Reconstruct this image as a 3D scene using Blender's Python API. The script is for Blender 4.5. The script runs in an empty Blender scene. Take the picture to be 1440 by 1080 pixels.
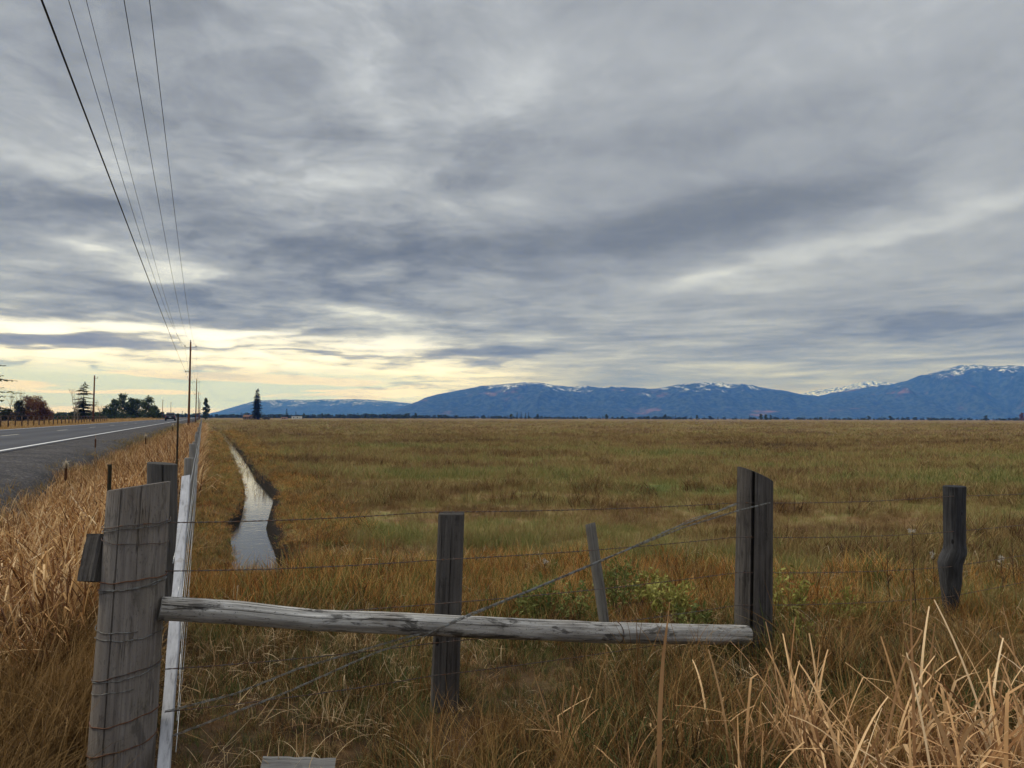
import bpy, math, random, os
import numpy as np
from mathutils import Matrix, Vector, Euler
C = bpy.context.scene.collection
scene = bpy.context.scene
SKIP = os.environ.get('SKIP', '').split(',')
RNG = np.random.default_rng(7)
random.seed(7)
# ------------------------------------------------------------------ camera
CAMZ = 1.7
PITCH = math.atan(0.0475)
ROLL = 0.0035
CROT = (Matrix.Rotation(math.pi/2 + PITCH, 4, 'X') @ Matrix.Rotation(ROLL, 4, 'Z')).to_3x3()
cam = bpy.data.cameras.new('camera')
cam.sensor_width = 36; cam.lens = 25.0; cam.clip_start = 0.05; cam.clip_end = 80000
camo = bpy.data.objects.new('camera', cam); C.objects.link(camo)
camo.matrix_world = Matrix.Translation((0, 0, CAMZ)) @ CROT.to_4x4()
scene.camera = camo

def ray(px, py):
    return CROT @ Vector(((px-720)/1000, (540-py)/1000, -1))
def atd(px, py, d):                 # point seen there, d metres north
    r = ray(px, py); return Vector((0, 0, CAMZ)) + r*(d/r.y)
def atz(px, py, z=0.0):
    r = ray(px, py); return Vector((0, 0, CAMZ)) + r*((z-CAMZ)/r.z)
_r = ray(285, 586.3); DX, DY = Vector((_r.x, _r.y)).normalized()   # direction of road and fence
def P(s, t, z=0.0): return Vector((s*DX + t*DY, s*DY - t*DX, z))
def st(x, y): return x*DX + y*DY, x*DY - y*DX                       # -> s, t

# ------------------------------------------------------------------ helpers
def tag(o, label=None, cat=None, group=None, kind=None):
    if label: o['label'] = label
    if cat: o['category'] = cat
    if group: o['group'] = group
    if kind: o['kind'] = kind
    return o
def empty(name, loc, label=None, cat=None, group=None):
    o = bpy.data.objects.new(name, None); C.objects.link(o); o.location = loc
    o.empty_display_size = 0.2
    return tag(o, label, cat, group)
class MB:
    """vertex / face collector"""
    def __init__(s): s.v = []; s.f = []; s.n = 0
    def add(s, v, f):
        v = np.asarray(v, dtype=np.float64).reshape(-1, 3)
        s.v.append(v); b = s.n
        s.f.extend([tuple(i+b for i in q) for q in f]); s.n += len(v)
    def box(s, c, size, M=None):
        c = Vector(c); hx, hy, hz = (k/2 for k in size)
        vs = [Vector((x*hx, y*hy, z*hz)) for z in (-1, 1) for x, y in ((-1,-1),(1,-1),(1,1),(-1,1))]
        if M is not None: vs = [M @ q for q in vs]
        s.add([tuple(q+c) for q in vs], [(3,2,1,0),(4,5,6,7),(0,1,5,4),(1,2,6,5),(2,3,7,6),(3,0,4,7)])
    def tube(s, pts, rad, n=6, caps=True):
        pts = [Vector(p) for p in pts]; m = len(pts)
        if not hasattr(rad, '__len__'): rad = [rad]*m
        vs = []; nrm = None
        for i, p in enumerate(pts):
            t = (pts[min(i+1, m-1)] - pts[max(i-1, 0)])
            if t.length < 1e-9: t = Vector((0, 0, 1))
            t.normalize()
            if nrm is None:
                nrm = t.cross(Vector((0.31, 0.17, 0.93)));
                if nrm.length < .05: nrm = t.cross(Vector((1, 0, 0)))
            nrm = nrm - t*nrm.dot(t); nrm.normalize(); b = t.cross(nrm)
            for k in range(n):
                a = 2*math.pi*k/n
                vs.append(tuple(p + (nrm*math.cos(a) + b*math.sin(a))*rad[i]))
        fs = [(i*n+k, i*n+(k+1) % n, (i+1)*n+(k+1) % n, (i+1)*n+k) for i in range(m-1) for k in range(n)]
        if caps: fs += [tuple(range(n-1, -1, -1)), tuple((m-1)*n+k for k in range(n))]
        s.add(vs, fs)
    def mesh(s, name, mat, smooth=False):
        me = bpy.data.meshes.new(name)
        V = np.concatenate(s.v) if s.v else np.zeros((0, 3))
        me.from_pydata(V.tolist(), [], s.f)
        if mat: me.materials.append(mat)
        if smooth: me.polygons.foreach_set('use_smooth', [True]*len(me.polygons))
        return me
    def build(s, name, mat, parent=None, smooth=False, loc=None):
        o = bpy.data.objects.new(name, s.mesh(name, mat, smooth)); C.objects.link(o)
        if parent is not None:
            o.parent = parent
            o.matrix_parent_inverse = Matrix.Translation(-Vector(parent.location)) if isinstance(parent, bpy.types.Object) else Matrix()
            o.matrix_parent_inverse = Matrix.Translation(-ploc(parent))
        elif loc is not None: o.location = loc
        return o
def ploc(o):
    v = Vector(o.location)
    p = o.parent
    if p is not None: v = Vector((0, 0, 0)) + v + ploc(p) if False else ploc(p)
    return v
def qmesh(name, V, F, mat, smooth=False):
    """fast mesh from numpy verts and quads"""
    me = bpy.data.meshes.new(name)
    me.vertices.add(len(V)); me.vertices.foreach_set('co', V.astype(np.float32).ravel())
    k = F.shape[1]
    me.loops.add(F.size); me.loops.foreach_set('vertex_index', F.astype(np.int32).ravel())
    me.polygons.add(len(F)); me.polygons.foreach_set('loop_start', np.arange(0, F.size, k, dtype=np.int32))
    if smooth: me.polygons.foreach_set('use_smooth', np.ones(len(F), dtype=bool))
    me.update(calc_edges=True); me.validate()
    if mat: me.materials.append(mat)
    return me
def gridfaces(nr, nc):
    i = np.arange(nr-1)[:, None]*nc + np.arange(nc-1)[None, :]
    i = i.ravel(); return np.stack([i, i+1, i+nc+1, i+nc], 1)
def link(name, me, parent=None):
    o = bpy.data.objects.new(name, me); C.objects.link(o)
    if parent: o.parent = parent
    return o
# numpy value noise
def _h(i, j, k=0):
    n = (i.astype(np.int64)*374761393 + j.astype(np.int64)*668265263 + k*2147483647) & 0xffffffff
    n = ((n ^ (n >> 13))*1274126177) & 0xffffffff
    return ((n ^ (n >> 16)) & 0xffff)/65535.0
def vnoise(x, y, k=0):
    x = np.asarray(x, float); y = np.asarray(y, float)
    i = np.floor(x); j = np.floor(y); u = x-i; v = y-j; u = u*u*(3-2*u); v = v*v*(3-2*v)
    return (_h(i, j, k)*(1-u)+_h(i+1, j, k)*u)*(1-v) + (_h(i, j+1, k)*(1-u)+_h(i+1, j+1, k)*u)*v
def fbm(x, y, o=4, k=0):
    r = 0; a = .5; tot = 0
    for q in range(o):
        r = r + a*vnoise(x*2**q, y*2**q, k+q*17); tot += a; a *= .5
    return r/tot
def sstep(a, b, x):
    t = np.clip((x-a)/(b-a), 0, 1); return t*t*(3-2*t)

# ------------------------------------------------------------------ nodes
class NT:
    def __init__(s, nt): s.nt = nt; s.nt.nodes.clear()
    def node(s, typ, **kw):
        n = s.nt.nodes.new(typ)
        for k, v in kw.items(): setattr(n, k, v)
        return n
    def put(s, sock, v):
        if v is None: return
        if isinstance(v, bpy.types.NodeSocket): s.nt.links.new(v, sock)
        else:
            if sock.type == 'RGBA' and hasattr(v, '__len__') and len(v) == 3: v = (*v, 1)
            sock.default_value = v
    def m(s, op, a, b=None, c=None, clamp=False):
        n = s.node('ShaderNodeMath', operation=op, use_clamp=clamp)
        s.put(n.inputs[0], a); s.put(n.inputs[1], b)
        if c is not None: s.put(n.inputs[2], c)
        return n.outputs[0]
    def add(s, a, b): return s.m('ADD', a, b)
    def sub(s, a, b): return s.m('SUBTRACT', a, b)
    def mul(s, a, b): return s.m('MULTIPLY', a, b)
    def sm(s, a, b, x, lo=0.0, hi=1.0):
        n = s.node('ShaderNodeMapRange', interpolation_type='SMOOTHSTEP')
        s.put(n.inputs['Value'], x); s.put(n.inputs['From Min'], a); s.put(n.inputs['From Max'], b)
        s.put(n.inputs['To Min'], lo); s.put(n.inputs['To Max'], hi); return n.outputs[0]
    def comb(s, x, y, z=0.0):
        n = s.node('ShaderNodeCombineXYZ'); s.put(n.inputs[0], x); s.put(n.inputs[1], y); s.put(n.inputs[2], z); return n.outputs[0]
    def sep(s, v):
        n = s.node('ShaderNodeSeparateXYZ'); s.put(n.inputs[0], v); return n.outputs
    def noise(s, vec, scale, detail=4, rough=.55, dist=0.0, dim='3D', out=0):
        n = s.node('ShaderNodeTexNoise', noise_dimensions=dim)
        s.put(n.inputs['Vector'], vec); s.put(n.inputs['Scale'], scale); s.put(n.inputs['Detail'], detail)
        s.put(n.inputs['Roughness'], rough); s.put(n.inputs['Distortion'], dist); return n.outputs[out]
    def mix(s, f, a, b, mode='MIX'):
        n = s.node('ShaderNodeMix', data_type='RGBA', blend_type=mode)
        s.put(n.inputs[0], f); s.put(n.inputs[6], a); s.put(n.inputs[7], b); return n.outputs[2]
    def ramp(s, f, stops, interp='LINEAR'):
        n = s.node('ShaderNodeValToRGB'); n.color_ramp.interpolation = interp
        e = n.color_ramp.elements
        while len(e) < len(stops): e.new(0.5)
        for q, (p, c) in zip(e, stops): q.position = p; q.color = (*c, 1)
        s.put(n.inputs[0], f); return n.outputs[0]
    def vm(s, op, a, b):
        n = s.node('ShaderNodeVectorMath', operation=op); s.put(n.inputs[0], a); s.put(n.inputs[1], b); return n.outputs[0]
def mat(name):
    m = bpy.data.materials.new(name); m.use_nodes = True; return m, NT(m.node_tree)
def finish(t, col, rough=.9, bump=None, bstr=.5, bdist=.01, spec=.2, normal=None, metal=0.0, trans=None):
    b = t.node('ShaderNodeBsdfPrincipled'); o = t.node('ShaderNodeOutputMaterial')
    t.put(b.inputs['Base Color'], col); t.put(b.inputs['Roughness'], rough)
    t.put(b.inputs['Specular IOR Level'], spec); t.put(b.inputs['Metallic'], metal)
    if bump is not None:
        n = t.node('ShaderNodeBump'); t.put(n.inputs['Height'], bump); t.put(n.inputs['Strength'], bstr); t.put(n.inputs['Distance'], bdist)
        t.put(b.inputs['Normal'], n.outputs[0])
    sh = b.outputs[0]
    if trans:
        tr = t.node('ShaderNodeBsdfTranslucent'); t.put(tr.inputs[0], col)
        mx = t.node('ShaderNodeMixShader'); t.put(mx.inputs[0], trans); t.put(mx.inputs[1], sh); t.put(mx.inputs[2], tr.outputs[0]); sh = mx.outputs[0]
    t.nt.links.new(sh, o.inputs[0])
def lin(r, g, b):
    f = lambda c: c/255/12.92 if c/255 <= .04045 else ((c/255+.055)/1.055)**2.4
    return (f(r), f(g), f(b))

# ------------------------------------------------------------------ sky and light
SUN_EL, SUN_AZ = math.radians(40), math.radians(-78)      # azimuth from +Y towards +X
def build_world():
    w = bpy.data.worlds.new('World'); scene.world = w; w.use_nodes = True
    t = NT(w.node_tree)
    tc = t.node('ShaderNodeTexCoord').outputs['Generated']
    x, y, z = t.sep(tc)
    zp = t.m('MAXIMUM', z, 0.0)
    a = t.m('ARCTAN2', x, y)
    e = t.m('ARCSINE', t.m('MINIMUM', z, 1.0))
    k = t.add(zp, 0.10)
    pl = t.comb(t.m('DIVIDE', x, k), t.m('DIVIDE', y, k), 0.0)
    plo = t.vm('ADD', pl, (13.1, 5.3, 2.0))
    # slow warp of the cloud deck
    wn = t.noise(plo, 0.9, 3, .5, out=1)
    warp = t.vm('SCALE', t.vm('SUBTRACT', wn, (.5, .5, .5)), None)
    warp.node.inputs['Scale'].default_value = 0.9
    pw = t.vm('ADD', plo, warp)
    n1 = t.noise(pw, 0.55, 5, .55, .2)
    n2 = t.noise(pw, 1.9, 4, .6)
    n3 = t.noise(t.vm('ADD', plo, t.vm('MULTIPLY', warp, (.3, .3, .3))), 4.6, 5, .66, .35)
    # warped angles for the placed cloud masses
    an = t.noise(plo, 1.3, 3, .6, out=1)
    ax, ay, az = t.sep(an)
    sc = t.noise(t.comb(t.mul(a, 3.0), t.mul(e, 14.0), 3.0), 1.0, 3, .6, out=1)
    bx, by, bz = t.sep(sc)
    aw = t.add(a, t.add(t.mul(t.sub(ax, .5), .22), t.mul(t.sub(bx, .5), .16)))
    ew = t.add(e, t.add(t.mul(t.sub(ay, .5), .06), t.mul(t.sub(by, .5), .05)))
    def pix(px, py):
        r = ray(px, py).normalized(); return math.atan2(r.x, r.y), math.asin(r.z)
    def blob(px, py, wx, wy, tilt=0.0, p=1.0):
        a0, e0 = pix(px, py); wa = wx/1000*math.cos(a0)**2; we = wy/1000*math.cos(a0)
        da = t.m('DIVIDE', t.sub(aw, a0), wa)
        de = t.m('DIVIDE', t.sub(t.sub(ew, e0), t.mul(t.sub(aw, a0), tilt)), we)
        d = t.add(t.mul(da, da), t.mul(de, de))
        if p != 1: d = t.m('POWER', d, p)
        return t.m('EXPONENT', t.mul(d, -1.0))
    L = t.add(0.53, t.mul(t.sub(n1, .5), 0.55))
    lm = t.sm(.12, -.25, a)
    L = t.add(L, t.mul(t.sub(n2, .5), t.add(.30, t.mul(lm, .34))))
    L = t.add(L, t.mul(t.sub(n3, .5), t.add(.30, t.mul(lm, .30))))
    for (px, py, wx, wy, tl, p, amt) in FEAT:
        L = t.add(L, t.mul(blob(px, py, wx, wy, tl, p), amt))
    pf = t.noise(plo, 2.3, 5, .55, .5)
    L = t.add(L, t.mul(t.mul(t.sm(.50, .60, pf), t.sm(.35, -.15, a)), .085))
    L = t.sub(L, t.mul(t.mul(t.sm(.47, .38, pf), t.sm(.35, -.15, a)), .09))
    # thin streaks close to the horizon
    hs = t.noise(t.comb(t.mul(a, 5.0), t.mul(e, 60.0), 1.0), 1.0, 6, .6, .4)
    low = t.sm(.22, .06, e)
    L = t.add(L, t.mul(t.mul(t.sub(hs, .5), low), 1.35))
    # warm glow of the hidden sun low on the left
    ga = t.m('EXPONENT', t.mul(t.m('POWER', t.m('DIVIDE', t.add(a, .47), .46), 2.0), -1.0))
    ge = t.m('EXPONENT', t.mul(t.m('POWER', t.m('DIVIDE', t.sub(e, .058), .056), 2.0), -1.0))
    G = t.mul(ga, ge)
    L = t.add(L, t.mul(G, .40))
    # brighter deck overhead, outside the picture, as overcast skies have
    L = t.add(L, t.sm(.55, 1.2, e, 0.0, .55))
    cloud = t.ramp(L, [(0.0, lin(99, 104, 107)), (.25, lin(120, 125, 129)), (.45, lin(145, 150, 157)), (.62, lin(166, 171, 178)), (.80, lin(194, 199, 206)), (1.0, lin(228, 232, 238))])
    cream = t.ramp(L, [(0.0, lin(125, 126, 134)), (.30, lin(150, 152, 160)), (.50, lin(185, 186, 186)), (.66, (.90, .91, .95)), (.85, (1.12, 1.14, 1.36)), (1.0, (1.25, 1.28, 1.55))])
    col = t.mix(t.sm(.12, .55, G), cloud, cream)
    # clear slots low down: real sky colour seen through them
    sky = t.node('ShaderNodeTexSky', sky_type='NISHITA', sun_disc=False, sun_elevation=SUN_EL, sun_rotation=SUN_AZ)
    skys = t.mix(1.0, sky.outputs[0], (.085, .085, .085), 'MULTIPLY')
    slotn = t.noise(t.comb(t.mul(a, 4.0), t.mul(e, 75.0), 7.0), 1.0, 4, .5, .3)
    lowleft = t.mul(t.sm(-.02, -.30, a), t.sm(.075, .045, e))
    peach = t.mix(t.sm(.5, .56, slotn), (.58, .80, 1.25), (1.0, .95, 1.05))
    slotc = t.mix(.25, peach, skys)
    col = t.mix(t.mul(lowleft, .85), col, slotc)
    lr = t.mul(t.sm(-.15, .0, a), t.sm(.05, .022, e))
    col = t.mix(t.mul(lr, .55), col, (.92, .88, .78))
    # below the horizon
    col = t.mix(t.sm(0.0, -.03, z), col, (.12, .10, .07))
    up = t.sm(.5, 1.3, e, 1.0, ZEN)
    bg = t.node('ShaderNodeBackground'); t.put(bg.inputs[0], col); t.put(bg.inputs[1], up)
    o = t.node('ShaderNodeOutputWorld'); t.nt.links.new(bg.outputs[0], o.inputs[0])
    try: w.cycles.sampling_method = 'MANUAL'; w.cycles.sample_map_resolution = 512
    except Exception: pass
    sd = bpy.data.lights.new('sun', 'SUN'); sd.energy = 1.5; sd.angle = math.radians(14); sd.color = (1, .93, .82)
    so = bpy.data.objects.new('sun', sd); C.objects.link(so)
    dv = Vector((math.sin(SUN_AZ)*math.cos(SUN_EL), math.cos(SUN_AZ)*math.cos(SUN_EL), math.sin(SUN_EL)))
    so.rotation_euler = dv.to_track_quat('Z', 'Y').to_euler(); so.location = (0, 0, 30)
ZEN = 1.8
# placed cloud masses: px, py, half width, half height, tilt, sharpness, amount
FEAT = [
    (1040, 300, 330, 40, .10, 1.4, -.25),     # long dark lens right of centre
    (900, 332, 200, 20, .05, 1.4, -.07),
    (1300, 460, 170, 15, .02, 1.3, -.42),     # dark streak above right mountain
    (640, 365, 330, 46, -.02, 1.2, -.24),     # dark shelf, centre left
    (260, 412, 300, 26, 0, 1.2, -.24),
    (150, 290, 240, 34, .1, 1.2, -.20),
    (150, 345, 60, 16, 0, 1.0, .30),
    (235, 378, 70, 12, .05, 1.0, .34),
    (460, 437, 75, 12, -.1, 1.0, .36),
    (560, 470, 90, 12, -.05, 1.0, .42),
    (110, 458, 170, 9, .0, 1.0, .40),
    (60, 235, 80, 24, 0, 1.0, .16),
    (1180, 352, 300, 16, .18, 1.0, .22),      # light rim under the lens
    (1050, 400, 200, 20, .0, 1.0, .13),
    (1380, 230, 120, 40, .1, 1.0, .12),
    (1150, 60, 400, 80, 0, 1.0, .08),
    (1000, 170, 260, 40, .05, 1.0, -.10),
    (330, 120, 260, 80, 0, 1.0, -.06),
    (900, 490, 260, 14, 0, 1.0, .06),
    (80, 481, 230, 11, 0, 1.2, -.62), (640, 508, 120, 7, .1, 1.0, -.30), (560, 545, 110, 4, .02, 1.0, -.30), (430, 500, 80, 4, -.05, 1.0, -.35),
    (235, 536, 60, 7, 0, 1.0, -.55), (60, 515, 160, 4, .0, 1.0, -.35), (420, 470, 150, 6, .05, 1.0, -.32), (150, 440, 200, 7, .0, 1.0, -.25), (330, 485, 120, 4, .0, 1.0, -.3), (340, 528, 70, 6, .1, 1.0, -.4), (300, 462, 120, 9, .0, 1.0, .3),
]
build_world()
# ------------------------------------------------------------------ object building with shared origins
def org(o):
    while o.parent is not None: o = o.parent
    return Vector(o.location)
def build(mb, name, m, parent=None, loc=None, smooth=False, label=None):
    o = bpy.data.objects.new(name, None if mb is None else mb.mesh(name, m, smooth)); C.objects.link(o)
    if parent is not None:
        o.parent = parent; off = org(parent)
        if mb is not None: o.data.transform(Matrix.Translation(-off))
    elif loc is not None:
        o.location = loc; o.data.transform(Matrix.Translation(-Vector(loc)))
    if label: o['label'] = label
    return o
def copy_tree(o, parent=None, name=None):
    c = o.copy(); C.objects.link(c); c.parent = parent
    for ch in [q for q in bpy.data.objects if q.parent == o]: copy_tree(ch, c)
    return c

# ------------------------------------------------------------------ terrain
T_EDGE = st(*atz(0, 634, .9).xy)[1]
T_CEN = st(*atz(8, 612.6, .9).xy)[1]
T_FAR = T_CEN*2 - T_EDGE
T_FAR = st(*atz(30, 602.6, .9).xy)[1] if False else T_FAR
WATER_Z = -0.13
_dl = [(795, 333, 386), (770, 329, 379), (745, 328, 371), (730, 342, 375), (705, 347, 382), (690, 347, 373), (671, 340, 356), (655, 332, 348), (640, 324, 337), (629, 321, 330)]
_ds, _dc, _dw = [], [], []
for py, l, r_ in _dl:
    a_ = st(*atz(l, py, WATER_Z).xy); b_ = st(*atz(r_, py, WATER_Z).xy)
    _ds.append((a_[0]+b_[0])/2); _dc.append((a_[1]+b_[1])/2); _dw.append((b_[1]-a_[1])/2*1.05)
_ds = [_ds[0]-1.0]+_ds+[_ds[-1]+20, _ds[-1]+60, 400]
_dc = [_dc[0]+.0]+_dc+[_dc[-1]+.1, _dc[-1]+.1, 3.0]
_dw = [_dw[0]*.9]+_dw+[.25, .2, .2]
def ditch(s):
    return np.interp(s, _ds, _dc), np.interp(s, _ds, _dw)
def tz(s, t):
    s = np.asarray(s, float); t = np.asarray(t, float)
    z = np.interp(t, [-60, -16, -13, -12.2, T_FAR-.3, T_FAR+.2, T_EDGE-.5, T_EDGE+.2, -3.0, -2.5, -2.0, -1.3, -.5, 0],
                  [.5, .55, .6, .70, .84, .86, .86, .86, .80, .66, .12, -.22, -.02, 0])
    # the small cross bank at the end of the ditch
    c, w = ditch(s)
    dd = np.abs(t-c)
    mask = sstep(_ds[0]-.3, _ds[0]+.7, s)*(1-sstep(_ds[10]+10, _ds[10]+60, s))
    z = z - mask*.55*(1-sstep(w*.70, w*1.12+.05, dd))
    z = z + .09*mask*np.exp(-((dd-w-.55)/.35)**2)
    f = sstep(-.6, .2, t)*np.exp(-(s/140.0)**2)
    z = z + f*(.10*(fbm(s*.35+9, t*.35+3, 3, 5)-.5) + .045*(fbm(s*1.7, t*1.7, 2, 9)-.5))
    # side ditch running off to the right at the near end
    x, y = s*DX+t*DY, s*DY-t*DX
    yc = 9.1 + .10*(x+1)
    z = z - .30*np.exp(-((y-yc)/.30)**2)*sstep(-3.2, -2.6, x)*(1-sstep(.2, 1.5, x))
    left = 1-sstep(-1.9, -.6, t)
    z = z + left*(t > -2.4)*.10*(fbm(s*.8, t*.8, 3, 21)-.5)
    return z
def txy(x, y): s, t = st(x, y); return tz(s, t)
def build_terrain():
    def axis(parts):
        o = []
        for a, b, n in parts: o.append(np.linspace(a, b, n, endpoint=False))
        return np.concatenate(o+[np.array([parts[-1][1]])])
    S = axis([(-500, -30, 6), (-30, -4, 30), (-4, 30, 230), (30, 80, 150), (80, 200, 100), (200, 800, 60), (800, 9500, 40)])
    T = axis([(-7000, -300, 24), (-300, -20, 24), (-20, -3.4, 34), (-3.4, 8, 150), (8, 30, 90), (30, 120, 60), (120, 600, 30), (600, 9500, 30)])
    SS, TT = np.meshgrid(S, T, indexing='ij')
    Z = tz(SS, TT)
    V = np.stack([SS*DX+TT*DY, SS*DY-TT*DX, Z], -1).reshape(-1, 3)
    keep = V
    m, t = mat('field_ground')
    pos = t.node('ShaderNodeNewGeometry').outputs['Position']
    col = field_colour(t, pos, ground=True)
    px_, py_, pz_ = t.sep(pos)
    soil = t.mul(t.sm(10.5, 8.0, py_), t.sm(.30, .55, t.noise(pos, 2.2, 4, .6)))
    col = t.mix(t.mul(soil, .85), col, (.050, .033, .019))
    col = t.mix(t.node('ShaderNodeAttribute', attribute_name='mud_shade').outputs['Fac'], col, (.014, .011, .009))
    bn = t.noise(pos, 9.0, 5, .65)
    finish(t, col, .95, bump=bn, bstr=.9, bdist=.05, spec=.1)
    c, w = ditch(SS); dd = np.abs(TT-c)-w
    mud_shade = (1-sstep(.15, .28, dd*np.where(TT > c, .95, 1.5)))*(SS > _ds[0]-.2)*(SS < 130)  # wet bank mud, with overhang shade painted in as a wider dark right edge
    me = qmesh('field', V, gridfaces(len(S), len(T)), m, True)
    at = me.attributes.new('mud_shade', 'FLOAT', 'POINT'); at.data.foreach_set('value', mud_shade.ravel().astype(np.float32))
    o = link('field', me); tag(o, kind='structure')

def field_colour(t, pos, ground=False):
    x, y, z = t.sep(pos)
    # streaks lie across the view a little, as mown and grazed bands do
    n1 = t.noise(t.vm('MULTIPLY', pos, (.10, .17, .1)), 1.0, 5, .6)
    n2 = t.noise(t.vm('MULTIPLY', pos, (.7, 1.1, .7)), 1.0, 5, .65)
    n3 = t.noise(t.vm('MULTIPLY', pos, (.012, .045, .01)), 1.0, 4, .6)
    green = t.sm(12, 50, y, .04, -.13)
    near = t.sm(8.5, 6.5, y, 0.0, -.10)
    near = t.mul(near, 1.0)
    v = t.add(t.add(t.mul(t.sub(n1, .5), 2.2), t.mul(t.sub(n2, .5), 1.4)), t.add(t.mul(t.sub(n3, .5), 1.5), t.add(green, near)))
    v = t.add(v, .5)
    if not ground:
        oi = t.node('ShaderNodeObjectInfo').outputs['Random']
        v = t.add(v, t.mul(t.sub(oi, .5), .40))
    stops = [(0.0, (.055, .032, .022)), (.20, (.125, .068, .034)), (.38, (.205, .125, .058)), (.52, (.255, .195, .085)), (.66, (.190, .180, .062)), (.86, (.105, .130, .040)), (1.0, (.060, .085, .030))]
    k = GK*(.72 if ground else 1.0)
    stops = [(p, tuple(c*k for c in q)) for p, q in stops]
    return t.ramp(v, stops)
GK = 1.30

def strip(name, m, ts, s0, s1, ds, dz, tvar=None, zf=None):
    S = np.arange(s0, s1+.001, ds) if not isinstance(ds, np.ndarray) else ds
    rows = []
    for i, t_ in enumerate(ts):
        tt = np.full_like(S, t_)
        if tvar and i in tvar: tt = tt + (fbm(S*.9, S*0, 4, 40+i)-.5)*tvar[i]
        zz = (zf(S, tt) if zf else tz(S, tt)) + dz
        rows.append(np.stack([S*DX+tt*DY, S*DY-tt*DX, zz], -1))
    V = np.stack(rows, 1).reshape(-1, 3)
    me = qmesh(name, V, gridfaces(len(S), len(ts)), m, True)
    o = link(name, me); tag(o, kind='structure'); return o

def build_road():
    m, t = mat('asphalt')
    pos = t.node('ShaderNodeNewGeometry').outputs['Position']
    x, y, z = t.sep(pos)
    lat = t.sub(t.mul(x, DY), t.mul(y, DX))
    trk = t.m('COSINE', t.mul(t.sub(lat, T_EDGE-1.0), 2*math.pi/1.75))
    nn = t.noise(pos, 55, 4, .7); nb = t.noise(pos, .5, 4, .6)
    v = t.add(t.add(t.mul(nn, .3), t.mul(trk, .10)), t.mul(nb, .5))
    col = t.ramp(v, [(.2, (.042, .043, .052)), (.5, (.064, .066, .077)), (.75, (.10, .102, .114))])
    finish(t, col, .8, bump=nn, bstr=.4, bdist=.004, spec=.15)
    flat = lambda S, tt: np.full_like(S, .9)
    sx = np.concatenate([np.linspace(-60, 200, 120), np.linspace(210, 1500, 60)])
    strip('road', m, [T_FAR-.45, T_CEN, T_EDGE+.22], 0, 0, sx, 0, None, flat)
    mw, t = mat('white_road_paint')
    pos = t.node('ShaderNodeNewGeometry').outputs['Position']
    w = t.noise(pos, 30, 5, .7)
    finish(t, t.ramp(w, [(.3, (.45, .45, .45)), (.55, (.75, .75, .75))]), .7)
    strip('edge_line', mw, [T_EDGE-.06, T_EDGE+.06], 0, 0, sx, .005, None, flat)
    strip('edge_line', mw, [T_FAR-.06, T_FAR+.06], 0, 0, sx, .005, None, flat)
    my, t = mat('worn_centre_paint')
    finish(t, (.46, .44, .38), .7)
    s_d = st(*atz(2, 613.3, .9).xy)[0]
    b = MB()
    for k in range(-8, 45):
        a0 = s_d + k*12.2
        q = [P(a0, T_CEN-.06, .905), P(a0+3, T_CEN-.06, .905), P(a0+3, T_CEN+.06, .905), P(a0, T_CEN+.06, .905)]
        b.add([tuple(p) for p in q], [(0, 1, 2, 3)])
    tag(build(b, 'centre_line', my), kind='structure')
    mg, t = mat('gravel')
    pos = t.node('ShaderNodeNewGeometry').outputs['Position']
    g1 = t.noise(pos, 28, 5, .75); g2 = t.noise(pos, 1.1, 4, .6)
    vo = t.node('ShaderNodeTexVoronoi'); t.put(vo.inputs['Vector'], pos); t.put(vo.inputs['Scale'], 26.0)
    v = t.add(t.mul(g1, .55), t.mul(g2, .45))
    col = t.ramp(v, [(.33, (.026, .025, .027)), (.5, (.055, .052, .055)), (.68, (.11, .10, .098))])
    col = t.mix(t.mul(t.sm(.78, .95, t.sep(vo.outputs['Color'])[0]), .5), col, (.20, .185, .17))
    finish(t, col, .95, bump=vo.outputs['Distance'], bstr=.8, bdist=.02, spec=.1)
    sx = np.concatenate([np.linspace(-20, 60, 400), np.linspace(61, 200, 140), np.linspace(210, 1200, 50)])
    strip('gravel_shoulder', mg, [T_EDGE+.15, T_EDGE+.21, T_EDGE+.5, -3.3, -3.0, -2.85, -2.7, -2.5, -2.35, -2.18], 0, 0, sx, .03, {9: .20})
    strip('gravel_shoulder', mg, [T_FAR-1.5, T_FAR-.9, T_FAR-.4], 0, 0, sx, .02, {0: .5})

def build_water():
    m, t = mat('ditch_water')
    pos = t.node('ShaderNodeNewGeometry').outputs['Position']
    w1 = t.noise(t.vm('MULTIPLY', pos, (6, 11, 6)), 1.0, 3, .55, .4); w2 = t.noise(pos, 1.2, 2)
    b = t.add(t.mul(w1, .6), t.mul(w2, .4))
    bs = t.node('ShaderNodeBsdfPrincipled'); o = t.node('ShaderNodeOutputMaterial')
    t.put(bs.inputs['Base Color'], (.03, .026, .018)); t.put(bs.inputs['Roughness'], .04); t.put(bs.inputs['IOR'], 2.3)
    t.put(bs.inputs['Specular IOR Level'], .5)
    n = t.node('ShaderNodeBump'); t.put(n.inputs['Height'], b); t.put(n.inputs['Strength'], .2); t.put(n.inputs['Distance'], .02)
    t.put(bs.inputs['Normal'], n.outputs[0]); t.nt.links.new(bs.outputs[0], o.inputs[0])
    S = np.linspace(_ds[0]-.4, 105, 260); c, w = ditch(S)
    rows = []
    for k in (-1.6, 0, 1.6):
        tt = c + w*k
        rows.append(np.stack([S*DX+tt*DY, S*DY-tt*DX, np.full_like(S, WATER_Z)], -1))
    V = np.stack(rows, 1).reshape(-1, 3)
    o = link('ditch_water', qmesh('ditch_water', V, gridfaces(len(S), 3), m, True)); tag(o, kind='structure')

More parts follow.
